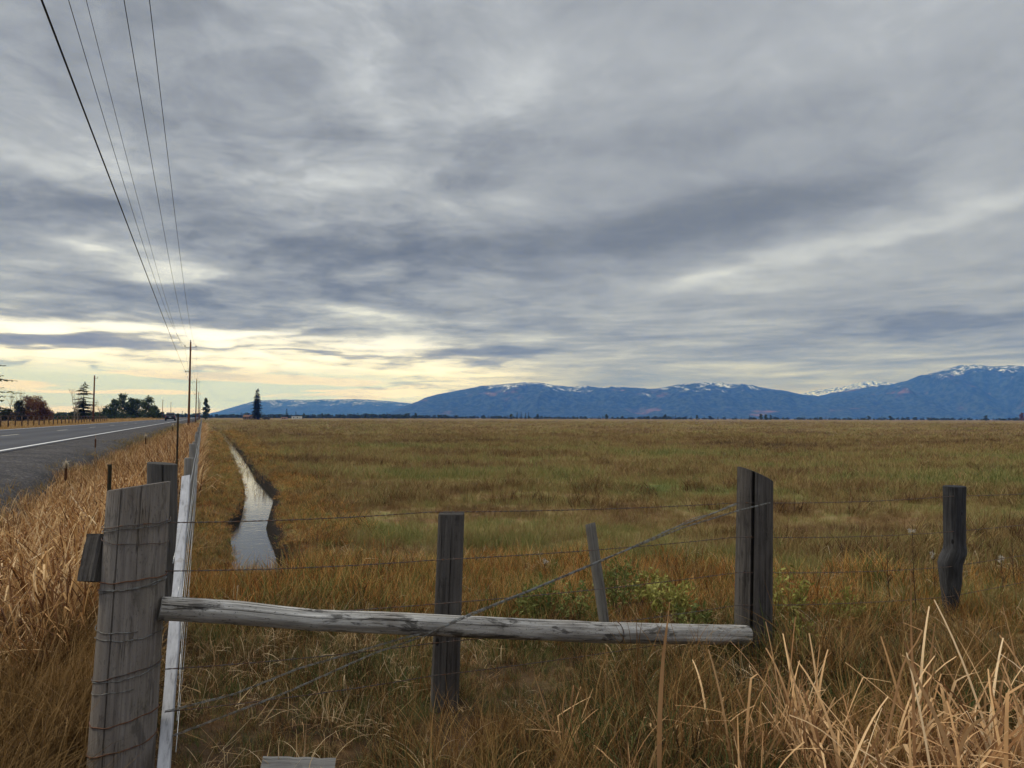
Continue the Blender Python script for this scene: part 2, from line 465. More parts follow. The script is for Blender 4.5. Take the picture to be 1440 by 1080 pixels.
# ------------------------------------------------------------------ mountains
def ridge(name, m, sky, r0, rc, r1, az_px, nrow, seed, rough, spur, snow=None):
    xs = np.linspace(az_px[0], az_px[1], az_px[2])
    px = [q[0] for q in sky]; py = [q[1] for q in sky]
    crest = np.interp(xs, px, py)
    hor = 586.0 + (xs-285)*.0035
    tanaz = (xs-720)/1000
    rr = np.concatenate([np.linspace(r0, rc, nrow), np.linspace(rc, r1, nrow//3)[1:]])
    A, Rr = np.meshgrid(tanaz, rr, indexing='ij')
    H = ((hor-crest)/1000*rc)[:, None]
    X = A*Rr; Y = Rr.copy()
    u = np.clip((Rr-r0)/(rc-r0), 0, 1); back = np.clip((Rr-rc)/(r1-rc), 0, 1)
    # spurs and gullies running down the slope
    sp = 1-np.abs(2*fbm(X/spur+seed, Y/(spur*2.6)+seed*.7, 4, seed)-1)
    sp2 = fbm(X/(spur*.33), Y/(spur*.33), 4, seed+3)
    env = u*(1-u)*4
    prof = (.25*u + .75*sstep(0, 1, u)**.85)
    Z = H*prof*(1 - back*1.2) + H*(u**1.0)*(1-u)**1.35*4.2*((sp-.6)*.60 + (sp2-.5)*.30)
    Z = Z + rough*(fbm(X/70, Y/70, 4, seed+9)-.5)*np.clip(u*3, 0, 1) + 7*(vnoise(X/11, Y/40, seed+2)-.5)*np.clip(u*2, 0, 1)
    Z = np.where(u <= 0.0, -8, Z)
    V = np.stack([X, Y, Z + CAMZ*u], -1).reshape(-1, 3)
    F = gridfaces(len(xs), len(rr))[:, ::-1]
    o = link(name, qmesh(name, V, F, m, False)); tag(o, kind='structure'); return o
def mountain_mat(name, snow_lo, snow_hi, snow_amt, forest=(.030, .042, .034), tan_amt=.5):
    m, t = mat(name)
    pos = t.node('ShaderNodeNewGeometry').outputs['Position']
    x, y, z = t.sep(pos)
    n1 = t.noise(pos, .0045, 6, .65); n2 = t.noise(pos, .022, 5, .7); n3 = t.noise(pos, .0016, 4, .6)
    col = t.mix(t.sm(.42, .6, n2), tuple(c*.55 for c in forest), tuple(c*1.7 for c in forest))
    tanm = t.mul(t.sm(.57, .66, n3), t.sm(.45, .6, n1))
    col = t.mix(t.mul(tanm, tan_amt), col, (.30, .15, .09))
    n4 = t.noise(pos, .045, 4, .75)
    lo = t.add(snow_lo, t.mul(t.m('MAXIMUM', t.sub(x, 2600), 0.0), .075))
    hz = t.add(t.m('DIVIDE', t.sub(z, lo), snow_hi-snow_lo), t.mul(t.sub(n1, .5), 3.0))
    sn = t.mul(t.mul(t.sm(.55, .95, hz), t.sm(.46, .52, n2)), t.sm(.38, .50, n4))
    col = t.mix(t.mul(sn, snow_amt), col, (.82, .86, .95))
    finish(t, col, 1.0, spec=0)
    return m
def build_mountains():
    main = [(430, 592), (500, 590), (535, 586), (560, 575), (600, 560), (640, 550), (680, 543.5), (715, 539.5), (735, 538), (765, 540), (800, 544), (850, 545.5), (900, 547), (925, 547), (955, 541), (990, 539), (1030, 540), (1060, 543.5), (1100, 549), (1130, 555), (1152, 557), (1175, 552), (1200, 548), (1240, 543.5), (1275, 537), (1300, 528.5), (1330, 519), (1350, 514), (1375, 513), (1400, 515.5), (1440, 516), (1500, 520), (1600, 530), (1750, 545), (2000, 560), (2400, 580)]
    ridge('mountain_range', mountain_mat('forested_slope', 190, 450, .8), main, 6400, 8600, 9800, (430, 2400, 1300), 80, 11, 10, 620)
    fl = [(150, 592), (240, 588), (285, 584), (310, 578), (335, 570.5), (360, 563.5), (400, 562), (440, 562.5), (480, 561.5), (520, 562), (555, 565), (600, 570), (700, 580), (760, 592)]
    ridge('far_mountain', mountain_mat('far_snowy_slope', 60, 290, .5, tan_amt=.2), fl, 9800, 11600, 12600, (150, 760, 420), 50, 31, 8, 700)
    pk = [(1000, 592), (1080, 570), (1125, 554), (1150, 548.5), (1180, 545.5), (1205, 538.5), (1225, 535), (1250, 538.5), (1275, 542), (1320, 548), (1400, 560), (1480, 590)]
    ridge('snowy_peak', mountain_mat('snow_slope', -300, 60, 1.0, tan_amt=0), pk, 10000, 11800, 12600, (1000, 1480, 400), 50, 47, 16, 500)

# ------------------------------------------------------------------ haze
def build_haze():
    b = MB(); b.box((1500, 6250, 372), (21000, 13500, 750))
    m = bpy.data.materials.new('haze'); m.use_nodes = True; t = NT(m.node_tree)
    v = t.node('ShaderNodeVolumePrincipled'); o = t.node('ShaderNodeOutputMaterial')
    t.put(v.inputs['Color'], HAZE_COL); t.put(v.inputs['Density'], HAZE_D); t.put(v.inputs['Absorption Color'], (1, 1, 1)); t.put(v.inputs['Anisotropy'], 0.0)
    t.nt.links.new(v.outputs[0], o.inputs['Volume'])
    tag(build(b, 'haze', m), kind='stuff', label='thin blue haze in the air over the valley')
HAZE_D = 0.000125; HAZE_COL = (.075, .26, 1.0)

build_terrain(); build_road(); build_water(); build_mountains()
if 'haze' not in SKIP: build_haze()

# ------------------------------------------------------------------ blades and tufts
def blades(n, R, h, hv, w, lean, curve, seg, rng, kink=0.0, taper=1.0, droop_az=None, clump=1):
    ph = rng.uniform(0, 2*np.pi, n); rad = R*np.sqrt(rng.uniform(0, 1, n))
    if clump > 1:
        cx = rng.uniform(-R, R, clump); cy = rng.uniform(-R, R, clump); ci = rng.integers(0, clump, n)
        bx = cx[ci] + rng.normal(0, R*.16, n); by = cy[ci] + rng.normal(0, R*.12, n)
    else:
        a = rng.uniform(0, 2*np.pi, n); bx = rad*np.cos(a); by = rad*np.sin(a)
    H = h*(1 + hv*rng.uniform(-1, 1, n)); W = w*rng.uniform(.6, 1.3, n)
    th = np.abs(rng.normal(0, lean, n)); cv = curve*rng.uniform(.2, 1.4, n)
    if droop_az is not None: ph = rng.normal(droop_az, .9, n)
    kk = np.where(rng.uniform(0, 1, n) < kink, rng.integers(2, seg+1, n), 99)
    ka = rng.uniform(.7, 2.0, n)
    tw = rng.uniform(-1.2, 1.2, n)
    pos = np.stack([bx, by, np.full(n, -.02)], 1); out = []
    for i in range(seg+1):
        u = i/seg
        wid = W*(1-u**2*taper)*(.75+.25*min(1, u*4))*.5
        ax = ph + np.pi/2 + tw*(.4+.6*u)
        side = np.stack([np.cos(ax), np.sin(ax), np.zeros(n)], 1)*wid[:, None]
        out.append(pos-side); out.append(pos+side)
        ang = th + cv*u**1.3 + np.where(i+1 >= kk, ka, 0)
        st_ = H/seg
        pos = pos + np.stack([np.sin(ang)*np.cos(ph)*st_, np.sin(ang)*np.sin(ph)*st_, np.cos(ang)*st_], 1)
    V = np.stack(out, 1)                                       # n, 2(seg+1), 3
    V[:, :, 2] = np.where(V[:, :, 2] < -.02, -.02 + (V[:, :, 2]+.02)*.15, V[:, :, 2])
    V = V.reshape(-1, 3)
    base = (np.arange(n)*2*(seg+1))[:, None]
    q = np.array([[2*i, 2*i+1, 2*i+3, 2*i+2] for i in range(seg)]).reshape(1, -1)
    F = (base+q).reshape(-1, 4)
    tip = np.tile(np.repeat(np.arange(seg+1)/seg, 2), n)
    rnd = np.repeat(rng.uniform(0, 1, n), 2*(seg+1))
    return V, F, tip, rnd
def bmesh_from(name, parts, m):
    Vs, Fs, T, Rr, b = [], [], [], [], 0
    for V, F, tip, rnd in parts:
        Vs.append(V); Fs.append(F+b); T.append(tip); Rr.append(rnd); b += len(V)
    V = np.concatenate(Vs)
    me = bpy.data.meshes.new(name)
    F = np.concatenate(Fs)
    me.vertices.add(len(V)); me.vertices.foreach_set('co', V.astype(np.float32).ravel())
    me.loops.add(F.size); me.loops.foreach_set('vertex_index', F.astype(np.int32).ravel())
    me.polygons.add(len(F)); me.polygons.foreach_set('loop_start', np.arange(0, F.size, 4, dtype=np.int32))
    for nm, arr in (('tip', np.concatenate(T)), ('rnd', np.concatenate(Rr))):
        at = me.attributes.new(nm, 'FLOAT', 'POINT'); at.data.foreach_set('value', arr.astype(np.float32))
    me.update(calc_edges=True)
    me.materials.append(m)
    return me
def scatter(name, label, meshes, xyz, scl, rot, idx):
    """points carrying tufts, through geometry nodes"""
    n = len(xyz)
    me = bpy.data.meshes.new(name); me.vertices.add(n); me.vertices.foreach_set('co', xyz.astype(np.float32).ravel())
    a = me.attributes.new('rot', 'FLOAT_VECTOR', 'POINT'); a.data.foreach_set('vector', rot.astype(np.float32).ravel())
    a = me.attributes.new('scl', 'FLOAT_VECTOR', 'POINT'); a.data.foreach_set('vector', scl.astype(np.float32).ravel())
    a = me.attributes.new('idx', 'INT', 'POINT'); a.data.foreach_set('value', idx.astype(np.int32))
    o = link(name, me); tag(o, label, kind='stuff')
    col = bpy.data.collections.new(name + '_tufts')
    for i, q in enumerate(meshes):
        s = bpy.data.objects.new('%s_tuft_%02d' % (name, i), q); col.objects.link(s)
    g = bpy.data.node_groups.new(name, 'GeometryNodeTree')
    g.interface.new_socket('Geometry', in_out='INPUT', socket_type='NodeSocketGeometry')
    g.interface.new_socket('Geometry', in_out='OUTPUT', socket_type='NodeSocketGeometry')
    N = g.nodes; Lk = g.links.new
    gi = N.new('NodeGroupInput'); go = N.new('NodeGroupOutput')
    ci = N.new('GeometryNodeCollectionInfo'); ci.inputs['Collection'].default_value = col
    ci.inputs['Separate Children'].default_value = True; ci.inputs['Reset Children'].default_value = True
    ip = N.new('GeometryNodeInstanceOnPoints'); ip.inputs['Pick Instance'].default_value = True
    def na(nm, ty):
        q = N.new('GeometryNodeInputNamedAttribute'); q.data_type = ty; q.inputs['Name'].default_value = nm; return q.outputs['Attribute']
    Lk(gi.outputs[0], ip.inputs['Points']); Lk(ci.outputs[0], ip.inputs['Instance'])
    Lk(na('idx', 'INT'), ip.inputs['Instance Index']); Lk(na('rot', 'FLOAT_VECTOR'), ip.inputs['Rotation']); Lk(na('scl', 'FLOAT_VECTOR'), ip.inputs['Scale'])
    Lk(ip.outputs[0], go.inputs[0])
    md = o.modifiers.new('tufts', 'NODES'); md.node_group = g
    return o
def wedge(n, r0, r1, p=1.0, rng=RNG, a0=-.70, a1=.70):
    """points between two distances over the ground the photograph can see, and a little more"""
    u = rng.uniform(0, 1, n); r = (r0**(2-p) + u*(r1**(2-p)-r0**(2-p)))**(1/(2-p)) if p != 2 else r0*(r1/r0)**u
    a = rng.uniform(a0, a1, n)
    return r*np.sin(a), r*np.cos(a)
def in_water(x, y, m=1.05):
    s, t = st(x, y); c, w = ditch(s)
    return (np.abs(t-c) < w+np.where(t > c, .08+.26*fbm(s*1.1, s*0, 3, 4), .05+.12*fbm(s*1.5, s*0, 2, 6))) & (s > _ds[0]+.1) & (s < 110)
def place(name, label, meshes, x, y, smin, smax, tilt=.12, wide=None, rng=RNG, hz=None, dz=0.0):
    n = len(x)
    xyz = np.stack([x, y, txy(x, y)+dz], 1)
    s = rng.uniform(smin, smax, n)
    if hz is not None: s = s*hz
    r = np.hypot(x, y); wd = s*(1 if wide is None else wide(r))
    scl = np.stack([wd, wd, s], 1)
    rot = np.stack([rng.normal(0, tilt, n), rng.normal(0, tilt, n), rng.uniform(0, 6.283, n)], 1)
    return scatter(name, label, meshes, xyz, scl, rot, rng.integers(0, len(meshes), n))
def blade_mat(name, stops, trans=.25, tipc=None, k=1.0, posn=.5, scale=.8, field=False, tuft=.3, zone=None):
    m, t = mat(name)
    geo = t.node('ShaderNodeNewGeometry').outputs['Position']
    rn = t.node('ShaderNodeAttribute', attribute_name='rnd').outputs['Fac']
    tp = t.node('ShaderNodeAttribute', attribute_name='tip').outputs['Fac']
    if field:
        col = field_colour(t, geo)
        col = t.mix(t.sm(0, 1, rn, 0, .38), col, t.ramp(rn, [(p, tuple(c*k for c in q)) for p, q in stops]))
    else:
        v = t.add(t.mul(rn, 1-posn), t.mul(t.noise(geo, scale, 4, .6), posn))
        oi = t.node('ShaderNodeObjectInfo').outputs['Random']
        v = t.add(v, t.mul(t.sub(oi, .5), tuft))
        col = t.ramp(v, [(p, tuple(c*k for c in q)) for p, q in stops])
    if zone:
        yy = t.add(t.sep(geo)[1], t.mul(t.sub(t.noise(geo, .9, 3), .5), 2.5))
        zz = t.mul(t.sm(5.2, 6.4, yy), .85)
        col = t.mix(zz, col, t.ramp(v, [(p, tuple(c*k for c in q)) for p, q in zone]))
    if tipc: col = t.mix(t.mul(t.sm(.45, 1, tp), .7), col, tipc)
    finish(t, col, .75, spec=.12, trans=trans)
    return m
STRAW = (.42, .28, .13); TAN = (.50, .33, .17)
def build_grass():
    rng = np.random.default_rng(11)
    mf = blade_mat('field_blade', [(0, (.10, .05, .02)), (.35, (.22, .13, .05)), (.65, (.30, .22, .09)), (.85, (.16, .17, .05)), (1, (.09, .13, .03))], field=True, k=1.25)
    shorts = [bmesh_from('short_grass_tuft', [blades(70, .20, .13, .5, .0045, .45, .9, 3, rng, clump=9)], mf) for _ in range(4)]
    far = [bmesh_from('far_grass_tuft', [blades(60, .55, .20, .5, .012, .4, .8, 2, rng, clump=10)], mf) for _ in range(3)]
    def keep(x, y, tmin=-.55):
        s, t = st(x, y); return (t > tmin) & ~in_water(x, y)
    def near_ditch(x, y):
        s, t = st(x, y); c, w = ditch(s); return np.where(s < 115, np.clip(.28+(np.abs(t-c)-w)*.8, .28, 1), 1)
    # short grazed field, thinning with distance
    x1, y1 = wedge(9500, 7.5, 22, 1.3, rng); x2, y2 = wedge(13000, 20, 70, 1.5, rng)
    k = keep(x1, y1); x1, y1 = x1[k], y1[k]
    place('field_grass', 'short grazed olive and tan grass covering the field', shorts, x1, y1, .8, 1.4, .15, rng=rng, hz=near_ditch(x1, y1)*(.45+1.0*fbm(x1*.5, y1*.8, 3, 3)*(1-.25*sstep(8, 12, y1))))
    k = keep(x2, y2); x2, y2 = x2[k], y2[k]
    place('field_grass', 'pale brown and olive grass over the middle of the field', far, x2, y2, .5, 1.0, .1, rng=rng, wide=lambda r: 1+r/70, hz=near_ditch(x2, y2)*(.5+1.1*fbm(x2*.2, y2*.4, 3, 3)))
    x3, y3 = wedge(9000, 66, 330, 1.6, rng); k = keep(x3, y3); x3, y3 = x3[k], y3[k]
    place('field_grass', 'distant brown grass running to the edge of the field', far, x3, y3, .6, 1.2, .1, rng=rng, wide=lambda r: 2+r/60)
    # tussocks standing out of the field
    mt_ = blade_mat('tussock_blade', [(0, (.05, .03, .018)), (.3, (.14, .075, .032)), (.55, (.25, .155, .06)), (.8, (.36, .27, .12)), (1, (.12, .13, .04))], k=1.0, posn=.3, scale=.3, tuft=.8)
    tus = [bmesh_from('tussock', [blades(70, .22, .26, .5, .008, .5, 1.1, 3, rng, clump=5)], mt_) for _ in range(4)]
    xt, yt = wedge(16000, 9, 90, 1.35, rng); k = keep(xt, yt) & (fbm(xt*.16, yt*.42, 3, 31)*.6+fbm(xt*.9, yt*1.6, 2, 33)*.4 > .545); xt, yt = xt[k], yt[k]
    place('field_tussocks', 'scattered darker brown tussocks rising from the short field grass', tus, xt, yt, .45, 1.15, .15, rng=rng, wide=lambda r: 1+r/50, hz=near_ditch(xt, yt))
    # taller rusty sedge around the fence and along the ditch
    ms = blade_mat('rusty_sedge', [(0, (.030, .026, .014)), (.22, (.085, .050, .022)), (.38, (.22, .105, .035)), (.48, (.30, .165, .06)), (.55, (.42, .30, .14)), (.64, (.17, .15, .055)), (.78, (.10, .125, .04)), (1, (.05, .08, .025))], k=.98, posn=.42, scale=1.9, tuft=.85, zone=[(0, (.05, .03, .014)), (.2, (.17, .065, .022)), (.38, (.42, .17, .045)), (.52, (.60, .30, .08)), (.64, (.55, .38, .14)), (.78, (.20, .19, .055)), (1, (.10, .14, .035))])
    sedge = [bmesh_from('sedge_tuft', [blades(52, .15, .24, .6, .0050, .38, 1.2, 4, rng, kink=.12, clump=6)], ms) for _ in range(4)]
    low = [bmesh_from('low_sedge_tuft', [blades(70, .17, .13, .6, .0048, .65, 1.4, 3, rng, kink=.15, clump=8)], ms) for _ in range(4)]
    x, y = wedge(8600, 2.3, 9.4, 1.0, rng); s, t = st(x, y)
    k = (t > -.6) & ~in_water(x, y)
    x, y = x[k], y[k]; hz = np.clip(.10+1.75*fbm(x*1.1, y*1.1, 3, 8)**1.2, .3, 1.6)
    hz = hz*np.where((y < 5.6) & (x < .4), .62, 1.0)*np.where(y > 8, .7, 1.0)
    hz = hz*np.where((x > -4.4) & (x < -2.3) & (y > 6.2), .45, 1.0)
    far_ok = ~((x > -2.15) & (x < -1.2) & (y < 3.45)); x, y, hz = x[far_ok], y[far_ok], hz[far_ok]
    hz = hz*np.where((np.abs(x-y*.335) < .22) & (y > 4.1) & (y < 5.1), .35, 1)*np.where((np.abs(x+y*.09) < .16) & (y > 3.3) & (y < 4.2), .4, 1)
    kk = rng.uniform(0, 1, len(x)) < .50
    place('sedge', 'rusty brown and green sedge around the corner fence', sedge, x[kk], y[kk], .7, 1.15, .18, rng=rng, hz=hz[kk])
    place('low_sedge', 'low matted dark brown grass under the fence rail', low, x[~kk], y[~kk], .8, 1.4, .2, rng=rng, hz=hz[~kk])
    # ditch margins and the strip between fence and ditch
    n = 5200; S = 8+ (rng.uniform(0, 1, n)**1.6)*75; c, w = ditch(S); sd = np.where(rng.uniform(0, 1, n) < .5, -1, 1)
    T = c + sd*(w*1.0 + np.where(sd > 0, .06+.26*fbm(S*1.1, S*0, 3, 4), .05) + np.abs(rng.normal(0, .5, n))); x, y = S*DX+T*DY, S*DY-T*DX
    k = (T > -.5); x, y = x[k], y[k]
    place('ditch_grass', 'rust and dark brown grass on both banks of the ditch', low, x, y, .7, 1.3, .25, rng=rng, wide=lambda r: 1+r/40, hz=np.clip(.30+.9*(np.abs(T[k]-c[k])-w[k])/1.2, 0, 1.1))
    # end of the ditch and the cross bank
    n = 900; x = rng.uniform(-4.6, .2, n); y = 7.2 + .1*(x+1) + rng.normal(0, .35, n)
    k = ~in_water(x, y); x, y = x[k], y[k]
    place('bank_grass', 'orange brown grass hiding the near end of the ditch', sedge, x, y, .5, .9, .15, rng=rng)
    # tall stems in the right foreground
    mg = blade_mat('orange_sedge', [(0, (.07, .038, .015)), (.4, (.19, .10, .035)), (.7, (.36, .22, .085)), (1, (.14, .14, .04))], k=1.1, posn=.4)
    tall = [bmesh_from('tall_sedge_tuft', [blades(26, .10, .55, .4, .006, .22, 1.3, 6, rng, kink=.15)], mg) for _ in range(4)]
    n = 330; x = rng.uniform(-.75, 3.6, n); y = 3.0 + rng.uniform(0, 1, n)**1.2*2.6
    k = (y < 3.9+.55*x) & (x > -.6) & ~((np.abs(x-y*.335) < .2) & (y > 3.9)); x, y = x[k], y[k]
    place('tall_sedge', 'arching orange brown sedge in front of the rail', tall, x, y, .45, .95, .2, rng=rng, hz=.6+.7*fbm(x*2, y*2, 2, 5))
    # cattail leaves by the road
    mc = blade_mat('cattail_leaf', [(0, (.07, .032, .016)), (.25, (.17, .08, .035)), (.45, (.36, .18, .07)), (.65, (.58, .35, .15)), (.85, (.74, .52, .28)), (1, (.74, .58, .38))], k=1.0, posn=.25, scale=1.2, tuft=.35)
    cat = [bmesh_from('cattail_tuft', [blades(24, .22, 1.0, .35, .021, .34, .9, 7, rng, kink=.8, taper=.6), blades(14, .2, .55, .5, .018, .9, 1.0, 5, rng, kink=.6, taper=.6)], mc) for _ in range(5)]
    catf = [bmesh_from('far_cattail_tuft', [blades(40, .4, .95, .35, .02, .2, .6, 5, rng, kink=.4, taper=.8)], mc) for _ in range(3)]
    n = 850; S = rng.uniform(5.3, 16, n); T = rng.uniform(-2.30, -.75, n)
    k = T > -2.40 + .25*fbm(S, S*0, 2); S, T = S[k], T[k]
    x, y = S*DX+T*DY, S*DY-T*DX
    xyz_h = np.interp(T, [-2.5, -1.9, -1.3, -.5], [.16, .55, .9, .95])*np.interp(S, [5.3, 6.3, 8], [.5, .95, 1.0])
    place('cattail_leaves', 'dry tan broken cattail leaves in the roadside ditch', cat, x, y, .7, 1.05, .14, rng=rng, hz=xyz_h)
    n = 2600; S = 15+(rng.uniform(0, 1, n)**1.5)*110; T = rng.uniform(-2.35, -.35, n); x, y = S*DX+T*DY, S*DY-T*DX
    place('cattail_leaves', 'orange brown reeds receding between road and fence', catf, x, y, .65, 1.0, .1, rng=rng, hz=np.interp(T, [-2.5, -1.8, -1.2, -.5], [.2, .6, .85, .85]), wide=lambda r: 1+r/60)
    # matted grass, bottom left, lying over
    mm = blade_mat('matted_grass', [(0, (.045, .028, .014)), (.30, (.10, .058, .024)), (.5, (.23, .135, .05)), (.75, (.40, .25, .105)), (1, (.55, .38, .20))], k=.85, posn=.55, scale=2.2)
    matd = [bmesh_from('matted_tuft', [blades(60, .16, .42, .5, .0055, .95, 1.3, 5, rng, kink=.15, droop_az=1.0), blades(30, .16, .2, .5, .005, .6, 1.2, 4, rng)], mm) for _ in range(4)]
    n = 1700; S = rng.uniform(2.0, 6.6, n); T = rng.uniform(-2.6, -.40, n); x, y = S*DX+T*DY, S*DY-T*DX
    k = ~((x/y > -.66) & (y < 3.6)); S, T, x, y = S[k], T[k], x[k], y[k]; n = len(x)
    xyz = np.stack([x, y, tz(S, T)], 1); sc_ = rng.uniform(.7, 1.25, n)
    rot = np.stack([rng.normal(0, .15, n), rng.normal(0, .15, n), rng.normal(-1.2, .8, n)], 1)
    scatter('matted_grass', 'matted rusty dry grass lying beside the corner post', matd, xyz, np.stack([sc_]*3, 1), rot, rng.integers(0, 4, n))
    gm = blade_mat('verge_blade', [(0, (.10, .09, .03)), (.5, (.20, .14, .05)), (1, (.32, .20, .08))], k=1.1)
    vg = [bmesh_from('verge_tuft', [blades(40, .2, .16, .5, .006, .5, .9, 3, rng)], gm) for _ in range(3)]
    n = 750; S = 6+(rng.uniform(0, 1, n)**1.2)*90; T = rng.normal(-2.3, .20, n); x, y = S*DX+T*DY, S*DY-T*DX
    place('verge_grass', 'thin greenish grass at the edge of the gravel', vg, x, y, .5, 1.1, .2, rng=rng, wide=lambda r: 1+r/40)
    mo = blade_mat('far_verge_blade', [(0, (.30, .17, .06)), (.5, (.40, .25, .10)), (1, (.50, .33, .15))], k=1.0)
    fv = [bmesh_from('far_verge_tuft', [blades(50, .6, .16, .5, .02, .3, .8, 3, rng)], mo) for _ in range(3)]
    n = 5000; S = 25+(rng.uniform(0, 1, n)**1.3)*230; T = -13-np.abs(rng.normal(0, 7, n)); T = T + (T_FAR+11); x, y = S*DX+T*DY, S*DY-T*DX
    place('far_verge_grass', 'golden dry grass beyond the road under the pipe fence', fv, x, y, .6, 1.2, .1, rng=rng, wide=lambda r: 1+r/60)
    # dry reeds, right foreground
    mr = blade_mat('dry_reed', [(0, (.20, .105, .055)), (.3, (.32, .17, .075)), (.6, (.50, .295, .14)), (.85, (.66, .43, .22)), (1, (.76, .57, .35))], k=1.02, posn=.2, trans=.2)
    reed = [bmesh_from('dry_reed_tuft', [blades(11, .12, .95, .45, .023, .26, .9, 10, rng, kink=.5, taper=.5), blades(6, .1, .9, .3, .014, .35, 2.7, 12, rng, taper=.85), blades(7, .15, .45, .5, .011, .6, 1.2, 6, rng, kink=.5, taper=.8)], mr) for _ in range(6)]
    n = 108; x = rng.uniform(.25, 3.4, n); y = rng.uniform(2.35, 3.6, n)
    k = (y > 2.0+.35*x*0) & (rng.uniform(0, 1, n) < np.interp(x/y, [.08, .2, .4, .8], [.35, .7, 1, 1])); x, y = x[k], y[k]
    place('dry_reeds', 'broad tan dry reed blades in the right foreground', reed, x, y, .65, 1.0, .12, rng=rng, hz=np.interp(x/y, [.05, .3, .5, .8], [.48, .53, .68, .78])*np.interp(y, [2.3, 3.6], [.88, .95]))
    # pale curled litter under the fence
    ml = blade_mat('pale_litter', [(0, (.30, .17, .09)), (.5, (.50, .34, .17)), (1, (.66, .54, .36))], k=1.0, posn=.2)
    lit = [bmesh_from('litter_tuft', [blades(26, .14, .24, .6, .0042, .9, 2.2, 6, rng, kink=.4)], ml) for _ in range(3)]
    n = 340; y = 3.0+rng.uniform(0, 1, n)*5.5; x = y*rng.uniform(-.5, .75, n); k = rng.uniform(0, 1, n) < np.interp(y, [3.2, 5], [.6, 1]); x, y = x[k], y[k]
    place('dead_grass', 'pale curled dead grass lying among the sedge', lit, x, y, .5, 1.1, .5, rng=rng, dz=.05)
    # pebbles and tiny seed heads are left to the ground texture
if 'grass' not in SKIP: build_grass()

# ------------------------------------------------------------------ timber
def wood_mat(name, dark, mid, light, warm=None, k=1.0, streak=1.0, moss=0.0, gx=34.0, stain=0.0):
    m, t = mat(name)
    wc = t.node('ShaderNodeAttribute', attribute_name='wc').outputs['Vector']
    g1 = t.noise(t.vm('MULTIPLY', wc, (gx, gx, 1.3)), 1.0, 6, .65, .3)
    g2 = t.noise(t.vm('MULTIPLY', wc, (gx*3.4, gx*3.4, 3.5)), 1.0, 4, .7)
    g3 = t.noise(t.vm('MULTIPLY', wc, (5, 5, 2.2)), 1.0, 4, .6)
    v = t.add(t.add(t.mul(g1, .50), t.mul(g2, .25)), t.mul(g3, .40))
    f = lambda c: tuple(q*k for q in c)
    col = t.ramp(v, [(.38, f(dark)), (.52, f(mid)), (.70, f(light))])
    if warm: col = t.mix(t.mul(t.sm(.50, .66, g3), .7), col, f(warm))
    ck = t.noise(t.vm('MULTIPLY', wc, (gx*1.3, gx*1.3, .8)), 1.0, 3, .5, .6)
    chk = t.m('ABSOLUTE', t.sub(ck, .5))
    crack = t.sm(.012, .0, chk)
    crack = t.mul(crack, t.sm(.50, .60, g3))
    col = t.mix(t.mul(crack, .75*streak), col, f(tuple(q*.18 for q in dark)))
    kn = t.node('ShaderNodeTexVoronoi'); t.put(kn.inputs['Vector'], t.vm('MULTIPLY', wc, (7, 7, 3.2))); t.put(kn.inputs['Scale'], 1.0)
    kn.inputs['Randomness'].default_value = 1.0
    col = t.mix(t.mul(t.sm(.10, .05, kn.outputs['Distance']), .8), col, f(tuple(q*.3 for q in dark)))
    if stain:
        st1 = t.noise(t.vm('MULTIPLY', wc, (16, 16, 4.5)), 1.0, 5, .72, .6)
        col = t.mix(t.mul(t.sm(.53, .62, st1), stain), col, f(tuple(q*.45 for q in dark)))
        st2 = t.noise(t.vm('MULTIPLY', wc, (150, 150, 60)), 1.0, 2, .6)
        col = t.mix(t.mul(t.sm(.62, .70, st2), stain), col, f(tuple(q*.4 for q in dark)))
    if moss: col = t.mix(t.mul(t.sm(.5, .7, t.noise(wc, 6, 4, .6)), moss), col, (.10, .10, .035))
    h = t.sub(t.add(t.mul(g1, .6), t.mul(g2, .4)), t.mul(crack, .8))
    finish(t, col, .9, bump=h, bstr=1.0, bdist=.010, spec=.12)
    return m
